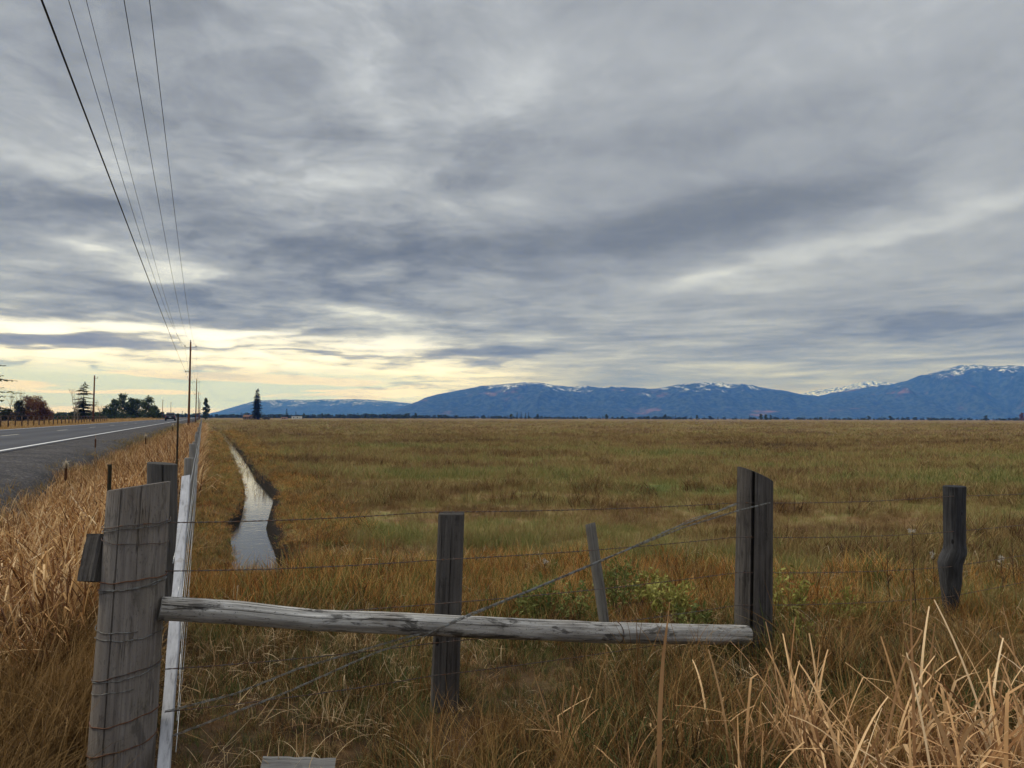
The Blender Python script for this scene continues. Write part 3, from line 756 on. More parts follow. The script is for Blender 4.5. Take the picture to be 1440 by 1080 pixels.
def log_mesh(name, m, path, rads, n=48, rough=.02, seed=1, flat=None, crack=None, topcut=(0, 0), square=None, rings=40):
    """round or squared timber through a path; crack = (angle, width, depth, from, to); topcut slants the end"""
    path = [Vector(p) for p in path]; Ls = [0]
    for a, b in zip(path[:-1], path[1:]): Ls.append(Ls[-1]+(b-a).length)
    L = Ls[-1]; U = np.linspace(0, 1, rings)
    pts = [Vector([np.interp(u*L, Ls, [p[i] for p in path]) for i in range(3)]) for u in U]
    rr = np.interp(U, np.linspace(0, 1, len(rads)), rads)
    ax = (path[-1]-path[0]).normalized()
    ref = Vector((0, -1, 0)) if abs(ax.z) > .5 else Vector((0, 0, 1))
    e1 = (ref - ax*ref.dot(ax)).normalized(); e2 = ax.cross(e1)      # e1 faces the camera (or up)
    A = np.linspace(0, 2*np.pi, n, endpoint=False)
    if crack is not None:
        cr = crack if isinstance(crack, list) else [crack]
        for c in cr:
            j = int(round(((c[0]) % (2*np.pi))/(2*np.pi)*n)) % n
            for dlt, f in ((-1, -.5), (0, 0), (1, .5)):
                if dlt: A[(j+dlt) % n] = c[0] % (2*np.pi) + f*c[1]*2
                else: A[j] = c[0] % (2*np.pi)
    V = []; W = []
    for i, (p, u, r) in enumerate(zip(pts, U, rr)):
        dr = rough*(fbm(np.cos(A)*1.6+seed*3.1, np.sin(A)*1.6+u*L*2.2+seed, 4, seed)-.5)*2 + rough*.5*(fbm(np.cos(A)*7+seed, np.sin(A)*7+u*.7, 3, seed+5)-.5)*2
        R_ = r*(1+dr)
        if square is not None:
            c_, s_ = np.abs(np.cos(A)), np.abs(np.sin(A)); q = square
            R_ = r*(1+dr*.5)/((c_**q+s_**q)**(1/q))
        if crack is not None:
            for c in cr:
                j = int(round(((c[0]) % (2*np.pi))/(2*np.pi)*n)) % n
                f = sstep(c[3]-.02, c[3]+.03, u)*(1-sstep(c[4]-.03, c[4]+.02, u))
                R_ = R_.copy(); R_[j] *= (1-c[2]*f)
        off = np.zeros(n)
        if topcut[0] or topcut[1]:
            wgt = sstep(.82, 1.0, u)
            off = wgt*(topcut[0]*np.sin(A) + topcut[1]*np.cos(A))*r*1.0
        for k in range(n):
            d = e1*math.cos(A[k]) + e2*math.sin(A[k])
            V.append(p + d*R_[k] + ax*off[k]); W.append((math.cos(A[k])*R_[k]+seed*1.7, math.sin(A[k])*R_[k], u*L+seed*2.3))
    F = [(i*n+k, i*n+(k+1) % n, (i+1)*n+(k+1) % n, (i+1)*n+k) for i in range(rings-1) for k in range(n)]
    # end caps with a slightly dished centre ring
    for i, sgn in ((0, -1), (rings-1, 1)):
        b = len(V); cpt = sum((V[i*n+k] for k in range(n)), Vector())/n
        for k in range(n):
            V.append(cpt.lerp(V[i*n+k], .93) + ax*sgn*.004); W.append(Vector(W[i*n+k])*.93)
        V.append(cpt + ax*sgn*.001); W.append((0, 0, W[i*n][2]))
        for k in range(n):
            k2 = (k+1) % n
            q = (i*n+k, i*n+k2, b+k2, b+k) if sgn > 0 else (i*n+k2, i*n+k, b+k, b+k2)
            F.append(q); F.append((b+k, b+k2, b+n) if sgn > 0 else (b+k2, b+k, b+n))
    me = bpy.data.meshes.new(name); me.from_pydata([tuple(v) for v in V], [], F)
    at = me.attributes.new('wc', 'FLOAT_VECTOR', 'POINT'); at.data.foreach_set('vector', np.array([tuple(w) for w in W], dtype=np.float32).ravel())
    me.materials.append(m)
    me.polygons.foreach_set('use_smooth', [True]*len(me.polygons))
    try: me.set_sharp_from_angle(angle=math.radians(38))
    except Exception: pass
    return me
def put(name, me, parent=None, loc=None, label=None):
    o = bpy.data.objects.new(name, me); C.objects.link(o)
    if parent is not None: o.parent = parent; me.transform(Matrix.Translation(-org(parent)))
    elif loc is not None: o.location = loc; me.transform(Matrix.Translation(-Vector(loc)))
    if label: o['label'] = label
    return o
def plank_mesh(name, m, p0, p1, w, th, wdir, seed=1, rings=14):
    """board from p0 to p1, w wide along wdir"""
    p0, p1 = Vector(p0), Vector(p1); ax = (p1-p0).normalized(); wd = Vector(wdir); wd = (wd-ax*wd.dot(ax)).normalized(); td = ax.cross(wd)
    V = []; W = []; L = (p1-p0).length; c = .12*th
    prof = [(-w/2+c, -th/2), (w/2-c, -th/2), (w/2, -th/2+c), (w/2, th/2-c), (w/2-c, th/2), (-w/2+c, th/2), (-w/2, th/2-c), (-w/2, -th/2+c)]
    for i in range(rings):
        u = i/(rings-1)
        for a, b in prof:
            jit = (float(vnoise(u*9+seed, a*30, seed))-.5)*.0035
            V.append(p0.lerp(p1, u) + wd*(a+jit) + td*(b+jit)); W.append((a+seed, b, u*L))
    n = 8
    F = [(i*n+k, i*n+(k+1) % n, (i+1)*n+(k+1) % n, (i+1)*n+k) for i in range(rings-1) for k in range(n)]
    F += [tuple(range(n-1, -1, -1)), tuple((rings-1)*n+k for k in range(n))]
    me = bpy.data.meshes.new(name); me.from_pydata([tuple(v) for v in V], [], F)
    at = me.attributes.new('wc', 'FLOAT_VECTOR', 'POINT'); at.data.foreach_set('vector', np.array(W, dtype=np.float32).ravel())
    me.materials.append(m); return me
def metal_mat(name, c, rough=.5, rust=None, metal=.6):
    m, t = mat(name)
    pos = t.node('ShaderNodeNewGeometry').outputs['Position']
    n = t.noise(pos, 40, 4, .6)
    col = t.mix(t.sm(.4, .65, n), c, rust if rust else tuple(q*.6 for q in c))
    finish(t, col, rough, metal=metal, spec=.4); return m
FA, FB = Vector((-1.82, 3.4, 0)), Vector((1.73, 5.1, 0))
FN = Vector((1.7, -3.55, 0)).normalized()
def fp(px, py, off=0.0):            # point of the cross fence's vertical plane
    r = ray(px, py); k = (FA.dot(FN)+off)/r.dot(FN); return Vector((0, 0, CAMZ)) + r*k
def twist(path, r, amp, pitch, n=5, per=.02, ph=0.0, sag=0.0):
    """one strand spiralling round a path"""
    path = [Vector(p) for p in path]; Ls = [0]
    for a, b in zip(path[:-1], path[1:]): Ls.append(Ls[-1]+(b-a).length)
    L = Ls[-1]; N = max(3, int(L/per)); out = []
    P0 = np.array([tuple(p) for p in path]); S = np.linspace(0, L, N)
    Q = np.stack([np.interp(S, Ls, P0[:, i]) for i in range(3)], 1)
    Q[:, 2] -= sag*4*(S/L)*(1-S/L)
    for s_, q in zip(S, Q):
        a = 2*math.pi*s_/pitch + ph
        out.append(Vector(q) + Vector((0, math.cos(a)*amp, math.sin(a)*amp)))
    return out
def barbed(mb, path, sag=0.0, r=.0017, barbs=True, seed=0):
    for ph in (0, math.pi): mb.tube(twist(path, r, .0022, .07, ph=ph, sag=sag), r, 4)
    if not barbs: return
    q = twist(path, r, 0, .1, sag=sag, per=.125); rg = random.Random(seed)
    for p in q[1:-1]:
        for k in range(2):
            a = rg.uniform(0, 6.28); d = Vector((rg.uniform(-.3, .3), math.cos(a), math.sin(a))).normalized()*.014
            mb.tube([p-d, p+d], [.0011, .0009], 3)
def build_cross_fence():
    W1 = wood_mat('weathered_corner_wood', (.12, .105, .096), (.205, .182, .166), (.31, .282, .258), warm=(.21, .175, .145), moss=.10, streak=.6, gx=60, stain=.45)
    W2 = wood_mat('dark_weathered_wood', (.026, .023, .022), (.062, .056, .053), (.13, .12, .112), stain=.4)
    W3 = wood_mat('pale_rail_wood', (.07, .062, .055), (.27, .255, .235), (.58, .565, .54), warm=(.15, .125, .10), gx=22, stain=.75)
    W4 = wood_mat('charred_wood', (.012, .012, .013), (.028, .028, .030), (.09, .09, .095))
    W5 = wood_mat('grey_stave_wood', (.05, .046, .04), (.11, .10, .09), (.19, .18, .16))
    steel = metal_mat('dull_wire', (.20, .21, .21), .6, rust=(.09, .075, .06), metal=.4)
    dark = metal_mat('dark_wire', (.10, .09, .085), .7, rust=(.12, .055, .03), metal=.3)
    rusty = metal_mat('rusty_wire', (.16, .07, .035), .8, rust=(.08, .04, .025), metal=.2)
    f = empty('cross_fence', FA, 'grey wooden post and barbed wire cross fence with a diagonal log rail, in the foreground', 'fence')
    # corner post
    base = atd(170, 1083, 3.42); top = atd(196, 684, 3.42)
    base = base + (base-top)*.14
    rad = .137
    cp = put('corner_post', log_mesh('corner_post', W1, [base, top], [rad*1.02, rad*1.03, rad*1.02, rad*1.0, rad*.97], n=112, rough=.022, seed=3,
             crack=[(-.10, .030, .16, .0, 1.0), (.55, .012, .03, .72, 1.0), (-.5, .012, .02, .80, 1.0)], topcut=(.20, .02), rings=70), f,
             label='thick split corner post wound with loops of wire')
    axv = (top-base).normalized(); L = (top-base).length
    def loop(y, tilt, r, mtl, nm='wire_loop', turns=1.0, wav=.004, frm=-2.2, to=2.2, seed=1):
        u = (atd(185, y, 3.26).z - base.z)/(top.z-base.z); c = base.lerp(top, u); pts = []
        rg = random.Random(seed); N = 60; ph = rg.uniform(0, 6)
        for i in range(N+1):
            a = frm + (to-frm)*i/N
            d = Vector((math.sin(a), -math.cos(a), 0))
            rr = rad*1.0 + r + .002 + .003*math.sin(a*5+ph)**2
            pts.append(c + d*rr + Vector((0, 0, tilt*math.sin(a) + wav*math.sin(a*3.1+ph) + wav*.4*math.sin(a*9+ph))))
        b = MB(); b.tube(pts, r, 5); build(b, nm, mtl, cp, smooth=True)
    for i, (y, ti, r, mt_) in enumerate([(742, .012, .0026, dark), (747, .016, .0020, steel), (766, -.014, .0018, dark), (821, .006, .0028, rusty),
                                    (832, .018, .0024, steel), (834, .021, .0018, steel), (893, -.006, .0020, steel), (904, .004, .0020, steel),
                                    (957, .030, .0028, dark), (962, .026, .0020, steel), (979, .022, .0018, steel), (1025, .022, .0028, rusty), (1066, .030, .0030, rusty)]):
        loop(y, ti, r, mt_, seed=i*7+1, frm=-2.3 if i % 3 else -1.6, to=2.3 if i not in (6, 10) else .7)
    # small block hung on its left side
    b0 = atd(128, 818, 3.34); b1 = atd(142, 752, 3.40)
    blk = put('wood_block', plank_mesh('wood_block', W2, b0, b1, .10, .085, (1, -.35, 0), seed=4), f, label='short dark wooden block wired to the left side of the corner post')
    # middle squared post
    d2 = fp(635, 900, -.13).y
    put('post', log_mesh('middle_post', W2, [atd(623, 1050, d2), atd(635, 722, d2)], [.085, .0775, .0745], n=64, rough=.018, seed=8, square=5.0, crack=[(.12, .03, .08, .1, .95)], topcut=(.03, .0), rings=44), f, label='dark squared post behind the middle of the log rail')
    # right braced post
    d3 = 5.16
    put('post', log_mesh('brace_post', W2, [atd(1058, 945, d3), atd(1062, 667, d3)], [.132, .127, .124], n=96, rough=.02, seed=12,
        crack=[(-.42, .10, .42, .12, 1.0), (.35, .02, .06, .3, .9)], topcut=(-.42, .05), rings=60), f, label='thick dark post split lengthwise at the right end of the log rail')
    # leaning stave
    put('stave', log_mesh('stave', W5, [atd(851, 885, 5.3), atd(830, 737, 5.45)], [.036, .040, .038], n=28, rough=.03, seed=15, square=4.0, topcut=(.15, 0), rings=26), f, label='thin grey stave leaning to the left behind the log rail')
    # far right charred post
    d5 = 6.28
    pth = [atd(1334, 880, d5), atd(1336, 858, d5), atd(1337, 815, d5), atd(1336, 792, d5), atd(1343, 774, d5), atd(1342, 740, d5), atd(1342, 684, d5)]
    k = d5/1000*.95
    put('post', log_mesh('charred_post', W4, pth, [8*k, 9*k, 11.5*k, 14*k, 15.5*k, 16.5*k, 14*k, 14.5*k, 14.5*k, 14.5*k, 15*k], n=48, rough=.05, seed=19, topcut=(.08, 0), rings=50), f, label='black charred post narrowing at the foot on the far right')
    nxt = FB + (atd(1342, 860, d5)-Vector((FB.x, FB.y, 0)))*2.3
    put('post', log_mesh('outer_post', W2, [(7.6, 8.0, -.1), (7.55, 8.05, 1.1)], [.08, .075], n=32, seed=23, rings=20), f)
    # diagonal rail
    offs = .12
    rp = [fp(226, 855, .06), fp(330, 861, .09), fp(440, 872, offs), fp(560, 876, offs), fp(640, 880, offs), fp(740, 885, offs), fp(850, 889, offs), fp(960, 891.5, .10), fp(1050, 893, .03)]
    rail = put('rail', log_mesh('rail', W3, rp, [.053, .054, .052, .056, .058, .058, .060, .062, .063, .064, .062], n=64, rough=.10, seed=27, crack=[(.35, .05, .10, .0, .75), (1.15, .05, .10, .05, .5), (2.0, .04, .08, .3, .95)], rings=90), f, label='long silvery log rail sloping down to the right')
    b = MB(); c = fp(868, 889, offs); N = 24
    rdir = (rp[-1]-rp[0]).normalized(); up = Vector((0, 0, 1)); sd = rdir.cross(up).normalized()
    b.tube([c + (up*math.cos(a) + sd*math.sin(a))*.0635 + rdir*.006*math.sin(a) for a in [2*math.pi*i/N for i in range(N+1)]], .0028, 5)
    build(b, 'wire_loop', dark, rail, smooth=True)
    # barbed strands
    left = [735, 803, 868, 941, 1001]; midl = [720, 788, 850, 905, 951]; rt = [707, 755, 805, 851, 888]; fr = [701, 751, 800, 842, 872]
    for i in range(5):
        b = MB()
        p0 = fp(232, left[i], .02); pm = fp(604, midl[i], .03); p1 = fp(1038, rt[i], .04); p2 = atd(1335, fr[i]-3, d5-.1); p3 = Vector((7.6, 7.95, 1.0-.22*i))
        barbed(b, [p0, pm], sag=.012, seed=i); barbed(b, [pm, p1], sag=.014, seed=i+9); barbed(b, [p1, p1.lerp(p2, .999)], sag=.02, seed=i+20); barbed(b, [p2, p3], sag=.02, seed=i+31)
        build(b, 'barbed_wire', dark, f, smooth=True)
    # twisted brace wires
    b = MB()
    A_ = [fp(1083, 707, .15), fp(1038, 718, .12), fp(960, 742, .1), fp(850, 786, .12), fp(745, 830, .15), fp(660, 864, .19), fp(640, 872, .20), fp(600, 893, .19), fp(525, 919, .1), fp(400, 975, .04), fp(232, 1039, .02)]
    B_ = [fp(1036, 709, .1), fp(950, 742, .1), fp(850, 787, .12), fp(750, 829, .15), fp(655, 868, .19), fp(610, 888, .20), fp(567, 897, .17), fp(500, 917, .1), fp(420, 940, .05), fp(330, 976, .03), fp(232, 1001, .02)]
    for pth_ in (A_, B_):
        for ph in (0, 2.1, 4.2): b.tube(twist(pth_, .0022, .0045, .26, ph=ph, per=.035), .0017, 4)
    for pth_ in ([fp(1036, 708, .11), fp(1000, 722, .11), fp(965, 733, .11), fp(930, 750, .11)],): b.tube(twist(pth_, .002, .004, .3), .002, 4)
    build(b, 'brace_wire', steel, f, smooth=True)
    return f
def build_road_fence():
    W1 = wood_mat('road_fence_wood', (.10, .09, .085), (.21, .20, .185), (.33, .32, .30))
    W2 = wood_mat('back_post_wood', (.035, .033, .031), (.08, .075, .07), (.14, .13, .125))
    steel = metal_mat('galvanised_wire', (.52, .54, .56), .4)
    green = metal_mat('green_stake_paint', (.05, .055, .035), .7, rust=(.07, .035, .02), metal=.2)
    mw, t = mat('chalky_white_paint')
    wc = t.node('ShaderNodeAttribute', attribute_name='wc').outputs['Vector']
    n = t.noise(t.vm('MULTIPLY', wc, (40, 40, 8)), 1.0, 5, .7)
    n2 = t.noise(wc, 14, 4, .6)
    c = t.ramp(n, [(.32, (.20, .20, .21)), (.45, (.36, .365, .39)), (.7, (.47, .475, .51))])
    finish(t, t.mix(t.mul(t.sm(.60, .72, n2), .6), c, (.27, .25, .23)), .8, bump=n, bstr=.4, bdist=.003)
    f = empty('roadside_fence', atz(228, 700, 0)*0 + Vector(P(5.4, -.29)), 'long wire fence on grey posts running beside the road ditch to the horizon', 'fence')
    # stout post just behind the corner post
    d = 5.15
    put('post', log_mesh('back_post', W2, [atd(229, 940, d), atd(228, 652, d)], [.108, .101, .098], n=56, rough=.03, seed=33, crack=[(.5, .05, .15, .2, 1.0)], topcut=(-.12, .02), rings=40), f, label='stout dark post just behind the corner post')
    # white painted brace board
    put('brace_board', plank_mesh('brace_board', mw, atd(229, 1100, 3.30), atd(262, 671, 5.02), .056, .030, (1, 0, 0), seed=2, rings=30), f, label='narrow white painted board leaning up beside the corner post')
    # line posts
    k = 0; s = st(*atd(264, 646, 8.6).xy)[0]; t_ = -.14
    while k < 44:
        h = 1.20 + .05*math.sin(k*2.3)
        rr = .052 + .008*math.sin(k*1.7); ln = .03*math.sin(k*3.1)
        sides = 24 if k < 8 else 8
        put('post', log_mesh('line_post', W1, [P(s, t_, -.1), P(s+ln, t_+ln*.5, h)], [rr*1.05, rr], n=sides, rough=.03, seed=40+k, rings=16 if k < 8 else 4), f)
        s += 3.8; k += 1
    send = s
    # strands
    hs = [1.17, .98, .80, .62, .44, .26, .10]
    s0 = st(*atd(240, 800, 3.45).xy)[0]
    for i, h in enumerate(hs):
        b = MB(); pts = []
        q0 = [atd(243, 792, 3.45), atd(250, 838, 3.42), None, None, None, None, None][i]
        ss = np.concatenate([np.linspace(s0, 60, 70), np.linspace(62, send, 40)])
        for s_ in ss:
            pts.append(P(s_, t_+.062+.004*math.sin(s_*1.3+i), h + .010*math.sin(s_*1.9+i*2)))
        if q0 is not None:
            e_ = P(8.6/.917, t_+.06, h-.05*i)
            pts = [q0.lerp(e_, u) - Vector((0, 0, .10*u*(1-u)*4*.4)) for u in np.linspace(0, 1, 16)] + [p for p, s_ in zip(pts, ss) if s_ > 9.6]
        b.tube(pts, .0024 if i < 2 else .0018, 4); build(b, 'wire', steel, f, smooth=True)
    # woven mesh between the first posts: verticals
    b = MB()
    for s_ in np.arange(9.4, 40, .30):
        b.tube([P(s_, t_+.064, .05), P(s_, t_+.064, .98)], .0012, 3)
    build(b, 'woven_stay', steel, f)
    return f, green
def t_stake(px, py, d, zb, label, m, thick=.011):
    top = atd(px, py, d); x, y = top.x, top.y
    b = MB(); h = top.z-zb
    b.box((x, y, zb+h/2), (thick*3.0, .004, h)); b.box((x, y-.002-thick, zb+h/2), (.0045, thick*2, h-.002))
    for k in range(int(h/.07)): b.box((x, y-.006, zb+.05+k*.07), (thick*1.2, .008, .014))
    root = empty('steel_stake', (x, y, zb), label, 'stake')
    build(b, 'stake', m, root)
    c = MB(); c.box((x, y-.003, zb+h+.006), (thick*3.0, .010, .012)); build(c, 'cap', m, root)

def build_cattail_heads():
    ms, t = mat('cattail_stem'); finish(t, (.30, .19, .09), .8)
    mh, t = mat('cattail_head_brown')
    pos = t.node('ShaderNodeNewGeometry').outputs['Position']; n = t.noise(pos, 160, 4, .7)
    finish(t, t.ramp(n, [(.35, (.05, .022, .012)), (.65, (.13, .06, .03))]), .95, bump=n, bstr=.8, bdist=.004)
    mf, t = mat('cattail_fluff'); finish(t, (.62, .54, .42), 1.0, trans=.3)
    rg = random.Random(5)
    items = [(93, 650, 7.6, 'tall cattail with a white tuft bursting from its brown head, against the gravel', 1.0, True),
             (134.5, 613, 9.6, 'thin dark cattail head standing alone in front of the road', .75, False),
             (205, 612, 13.0, 'ragged pale cattail seed head among orange reeds', .8, True),
             (243, 597, 19.0, 'white tufted cattail head nearest the fence stake', .9, True)]
    for px, py, d, lab, sc, fl in items:
        top = atd(px, py, d); s, t_ = st(top.x, top.y); zb = float(tz(s, t_)) - .05
        root = empty('cattail', (top.x, top.y, zb), lab, 'cattail')
        hl = .16*sc; hz = top.z-.035
        b = MB(); b.tube([(top.x+.03, top.y, zb), (top.x+.01, top.y, (zb+hz)/2), (top.x, top.y, hz-hl), (top.x+.002, top.y, top.z+.05)], [.005, .004, .0035, .0012], 6); build(b, 'stem', ms, root, smooth=True)
        b = MB(); N = 9; b.tube([(top.x, top.y, hz-hl+hl*i/N) for i in range(N+1)], [.004]+[.0135*sc*(1+.08*math.sin(i*2.1)) for i in range(1, N)]+[.005], 12); build(b, 'seed_head', mh, root, smooth=True)
        if fl:
            b = MB()
            for k in range(520):
                a = rg.uniform(0, 6.28); zz = hz + rg.gauss(0, .018) 
                L_ = rg.uniform(.014, .046)*sc; c = Vector((top.x, top.y, zz)); dd = Vector((math.cos(a), math.sin(a), rg.uniform(-.5, .8))).normalized()
                q = dd.cross(Vector((0, 0, 1))).normalized()*.0022
                b.add([tuple(c-q), tuple(c+q), tuple(c+dd*L_+q*.5), tuple(c+dd*L_-q*.5)], [(0, 1, 2, 3)])
            build(b, 'fluff', mf, root)
def build_tall_reeds():
    m = blade_mat('tall_reed_blade', [(0, (.50, .27, .12)), (1, (.62, .38, .19))])
    for pts, w, lab in [([(927, 1075, 3.0), (928, 1000, 3.02), (932, 930, 3.05), (938, 880, 3.05), (942, 846, 3.08)], .020, 'single tall reed blade standing upright in front of the log rail'),
                        ([(1286, 1060, 2.9), (1284, 960, 2.95), (1281, 880, 3.0), (1281, 800, 3.0)], .013, 'single straight reed stalk rising below the charred post'),
                        ([(1240, 1070, 2.8), (1270, 930, 2.9), (1300, 888, 2.95), (1262, 872, 3.0), (1228, 893, 3.0)], .011, 'arching pale reed blade below the charred post')]:
        P_ = [atd(*q) for q in pts]; n = 16; V = []; base = Vector((P_[0].x, P_[0].y, float(txy(P_[0].x, P_[0].y)))); P_.insert(0, base)
        L = [0]
        for a, b in zip(P_[:-1], P_[1:]): L.append(L[-1]+(b-a).length)
        for i in range(n+1):
            u = i/n*L[-1]; c = Vector([float(np.interp(u, L, [p[k] for p in P_])) for k in range(3)])
            f = i/n; ww = w*(.35+.65*math.sin(math.pi*min(1, .12+f*.95)))*(1 if f < .9 else .5)
            V += [tuple(c-Vector((ww/2, 0, 0))), tuple(c+Vector((0, ww*.25, 0))), tuple(c+Vector((ww/2, 0, 0))), tuple(c-Vector((0, ww*.05, 0)))]
        b = MB(); b.add(V, [(i*4+k, i*4+(k+1) % 4, (i+1)*4+(k+1) % 4, (i+1)*4+k) for i in range(n) for k in range(4)])
        tag(build(b, 'reed', m, None, loc=tuple(base)), lab, 'reed')
def build_board():
    W = wood_mat('lying_board_wood', (.07, .065, .06), (.17, .16, .15), (.27, .26, .24))
    p0 = atd(366, 1083, 3.30); p1 = atd(470, 1086, 3.36)
    me = plank_mesh('board', W, p0, p1, .12, .03, (0, .8, .5), seed=6, rings=20)
    o = put('board', me, None, loc=tuple(p0)); tag(o, 'weathered grey board lying in the grass at the bottom edge', 'board')

# ------------------------------------------------------------------ shrubs and weeds
def leafcards(mb, c, n, R, size, rg, flat=1.0, up=.3, shell=.0, elong=2.2):
    for _ in range(n):
        u = rg.random()**(1/3) if not shell else shell+(1-shell)*rg.random()
        a = rg.uniform(0, 6.283); z = rg.uniform(-1, 1); r = math.sqrt(1-z*z)
        p = Vector(c) + Vector((r*math.cos(a)*R[0], r*math.sin(a)*R[1], z*R[2]*flat))*u
        d = Vector((rg.gauss(0, 1), rg.gauss(0, 1), rg.gauss(up, 1))).normalized()
        s = d.cross(Vector((rg.gauss(0, 1), rg.gauss(0, 1), rg.gauss(0, 1)))).normalized()
        L = size*rg.uniform(.6, 1.4); w = L/elong
        mb.add([tuple(p), tuple(p+d*L*.5+s*w*.5), tuple(p+d*L), tuple(p+d*L*.5-s*w*.5)], [(0, 1, 2, 3)])
def leaf_mat(name, a, b, c, scale=1.0, trans=.2):
    m, t = mat(name)
    pos = t.node('ShaderNodeNewGeometry').outputs['Position']
    n = t.noise(pos, scale, 4, .7); n2 = t.noise(pos, scale*9, 2, .6)
    v = t.add(t.mul(n, .6), t.mul(n2, .4))
    finish(t, t.ramp(v, [(.36, a), (.5, b), (.64, c)]), .8, spec=.15, trans=trans); return m
def build_shrubs():
    mg = leaf_mat('yellow_green_leaf', (.08, .10, .028), (.15, .17, .048), (.29, .29, .10), 7)
    my = leaf_mat('olive_yellow_leaf', (.14, .13, .03), (.26, .25, .06), (.42, .40, .14), 7)
    mt, t = mat('brown_twig'); finish(t, (.12, .07, .04), .9)
    rg = random.Random(21)
    spots = [(782, 862, 5.9, .30, .28, mg, 'lush yellow green weed left of the leaning stave'),
             (868, 850, 6.2, .17, .36, mg, 'bright green weed climbing behind the leaning stave'),
             (750, 868, 5.7, .16, .20, mg, 'small green weed farthest left of those behind the log rail'),
             (945, 868, 6.0, .20, .26, my, 'pale yellow green weed between the leaning stave and the thick split post'),
             (975, 885, 5.6, .15, .18, mg, 'small yellow green weed just above the right end of the log rail'),
             (915, 850, 6.5, .16, .24, my, 'olive weed farther back in the rusty grass behind the rail'),
             (1105, 880, 5.8, .20, .34, my, 'yellowish weed touching the right side of the thick split post'),
             (1122, 925, 5.0, .12, .22, my, 'small yellow weed in front and to the right of the thick split post'),
             (1180, 890, 5.9, .17, .22, my, 'faint olive weed in the grass between the two right posts')]
    for px, py, d, R, h, m, lab in spots:
        g = atd(px, py, d); z0 = float(txy(g.x, g.y)); x, y = g.x, g.y
        root = empty('weed', (x, y, z0), lab, 'weed', 'yellow green weeds in the sedge')
        f = MB(); sb = MB()
        for k in range(int(26*R/.2)):
            a = rg.uniform(0, 6.28); rr = R*math.sqrt(rg.random()); bx, by = x+rr*math.cos(a)*.5, y+rr*math.sin(a)*.5
            tx, ty, hh = x+rr*math.cos(a)*1.2, y+rr*math.sin(a)*1.2, h*1.4*rg.uniform(.6, 1.15)*(1-.3*rr/R)
            sb.tube([(bx, by, z0), ((bx+tx)/2, (by+ty)/2, z0+hh*.55), (tx, ty, z0+hh)], [.003, .002, .001], 3)
            for q in range(24):
                u = rg.uniform(.25, 1.0); c = Vector((bx, by, z0)).lerp(Vector((tx, ty, z0+hh)), u)
                leafcards(f, c, 1, (.025, .025, .018), .046, rg, up=.9, elong=2.8)
        build(f, 'foliage', m, root); build(sb, 'stem', mt, root)
    # dark stalk weeds with white down
    md, t = mat('dark_stalk'); finish(t, (.045, .028, .02), .9)
    mf, t = mat('white_down'); finish(t, (.50, .46, .40), 1.0, trans=.3)
    for px, pyt, pyb, d, down, lab in [(1283, 738, 850, 6.1, True, 'tall dark weed stalk with white seed down left of the charred post'),
                                       (1247, 752, 860, 6.3, False, 'bare dark weed stalk standing left of the downy one'),
                                       (1423, 756, 850, 7.0, False, 'thin dark weed stalk at the right edge of the field'),
                                       (1312, 770, 850, 6.6, True, 'small downy weed just left of the charred post'),
                                       (1408, 778, 850, 6.8, True, 'downy weed right of the charred post'),
                                       (766, 784, 840, 7.6, True, 'pale downy seed head left of the leaning stave, in the field'),
                                       (976, 802, 850, 7.2, True, 'pale downy seed head left of the thick split post')]:
        tp = atd(px, pyt, d); z0 = float(txy(tp.x, tp.y)); root = empty('dry_weed', (tp.x, tp.y, z0), lab, 'dry weed', 'dry stalk weeds in the grass')
        b = MB(); b.tube([(tp.x+.02, tp.y, z0), (tp.x, tp.y, (z0+tp.z)/2), (tp.x, tp.y, tp.z)], [.004, .003, .0015], 5)
        for k in range(14):
            u = rg.uniform(.3, .98); c = Vector((tp.x+.01*(1-u), tp.y, z0+(tp.z-z0)*u)); a = rg.uniform(0, 6.28); L = rg.uniform(.03, .10)*(1.2-u)
            b.tube([c, c+Vector((math.cos(a)*L, math.sin(a)*L, L*1.1))], [.002, .001], 3)
        build(b, 'stem', md, root)
        if down:
            b = MB()
            for k in range(3):
                leafcards(b, (tp.x+rg.gauss(0, .012), tp.y+rg.gauss(0, .012), tp.z-.03-rg.uniform(0, .06)), 32, (.013, .013, .016), .014, rg, elong=3)
            build(b, 'seed_down', mf, root)

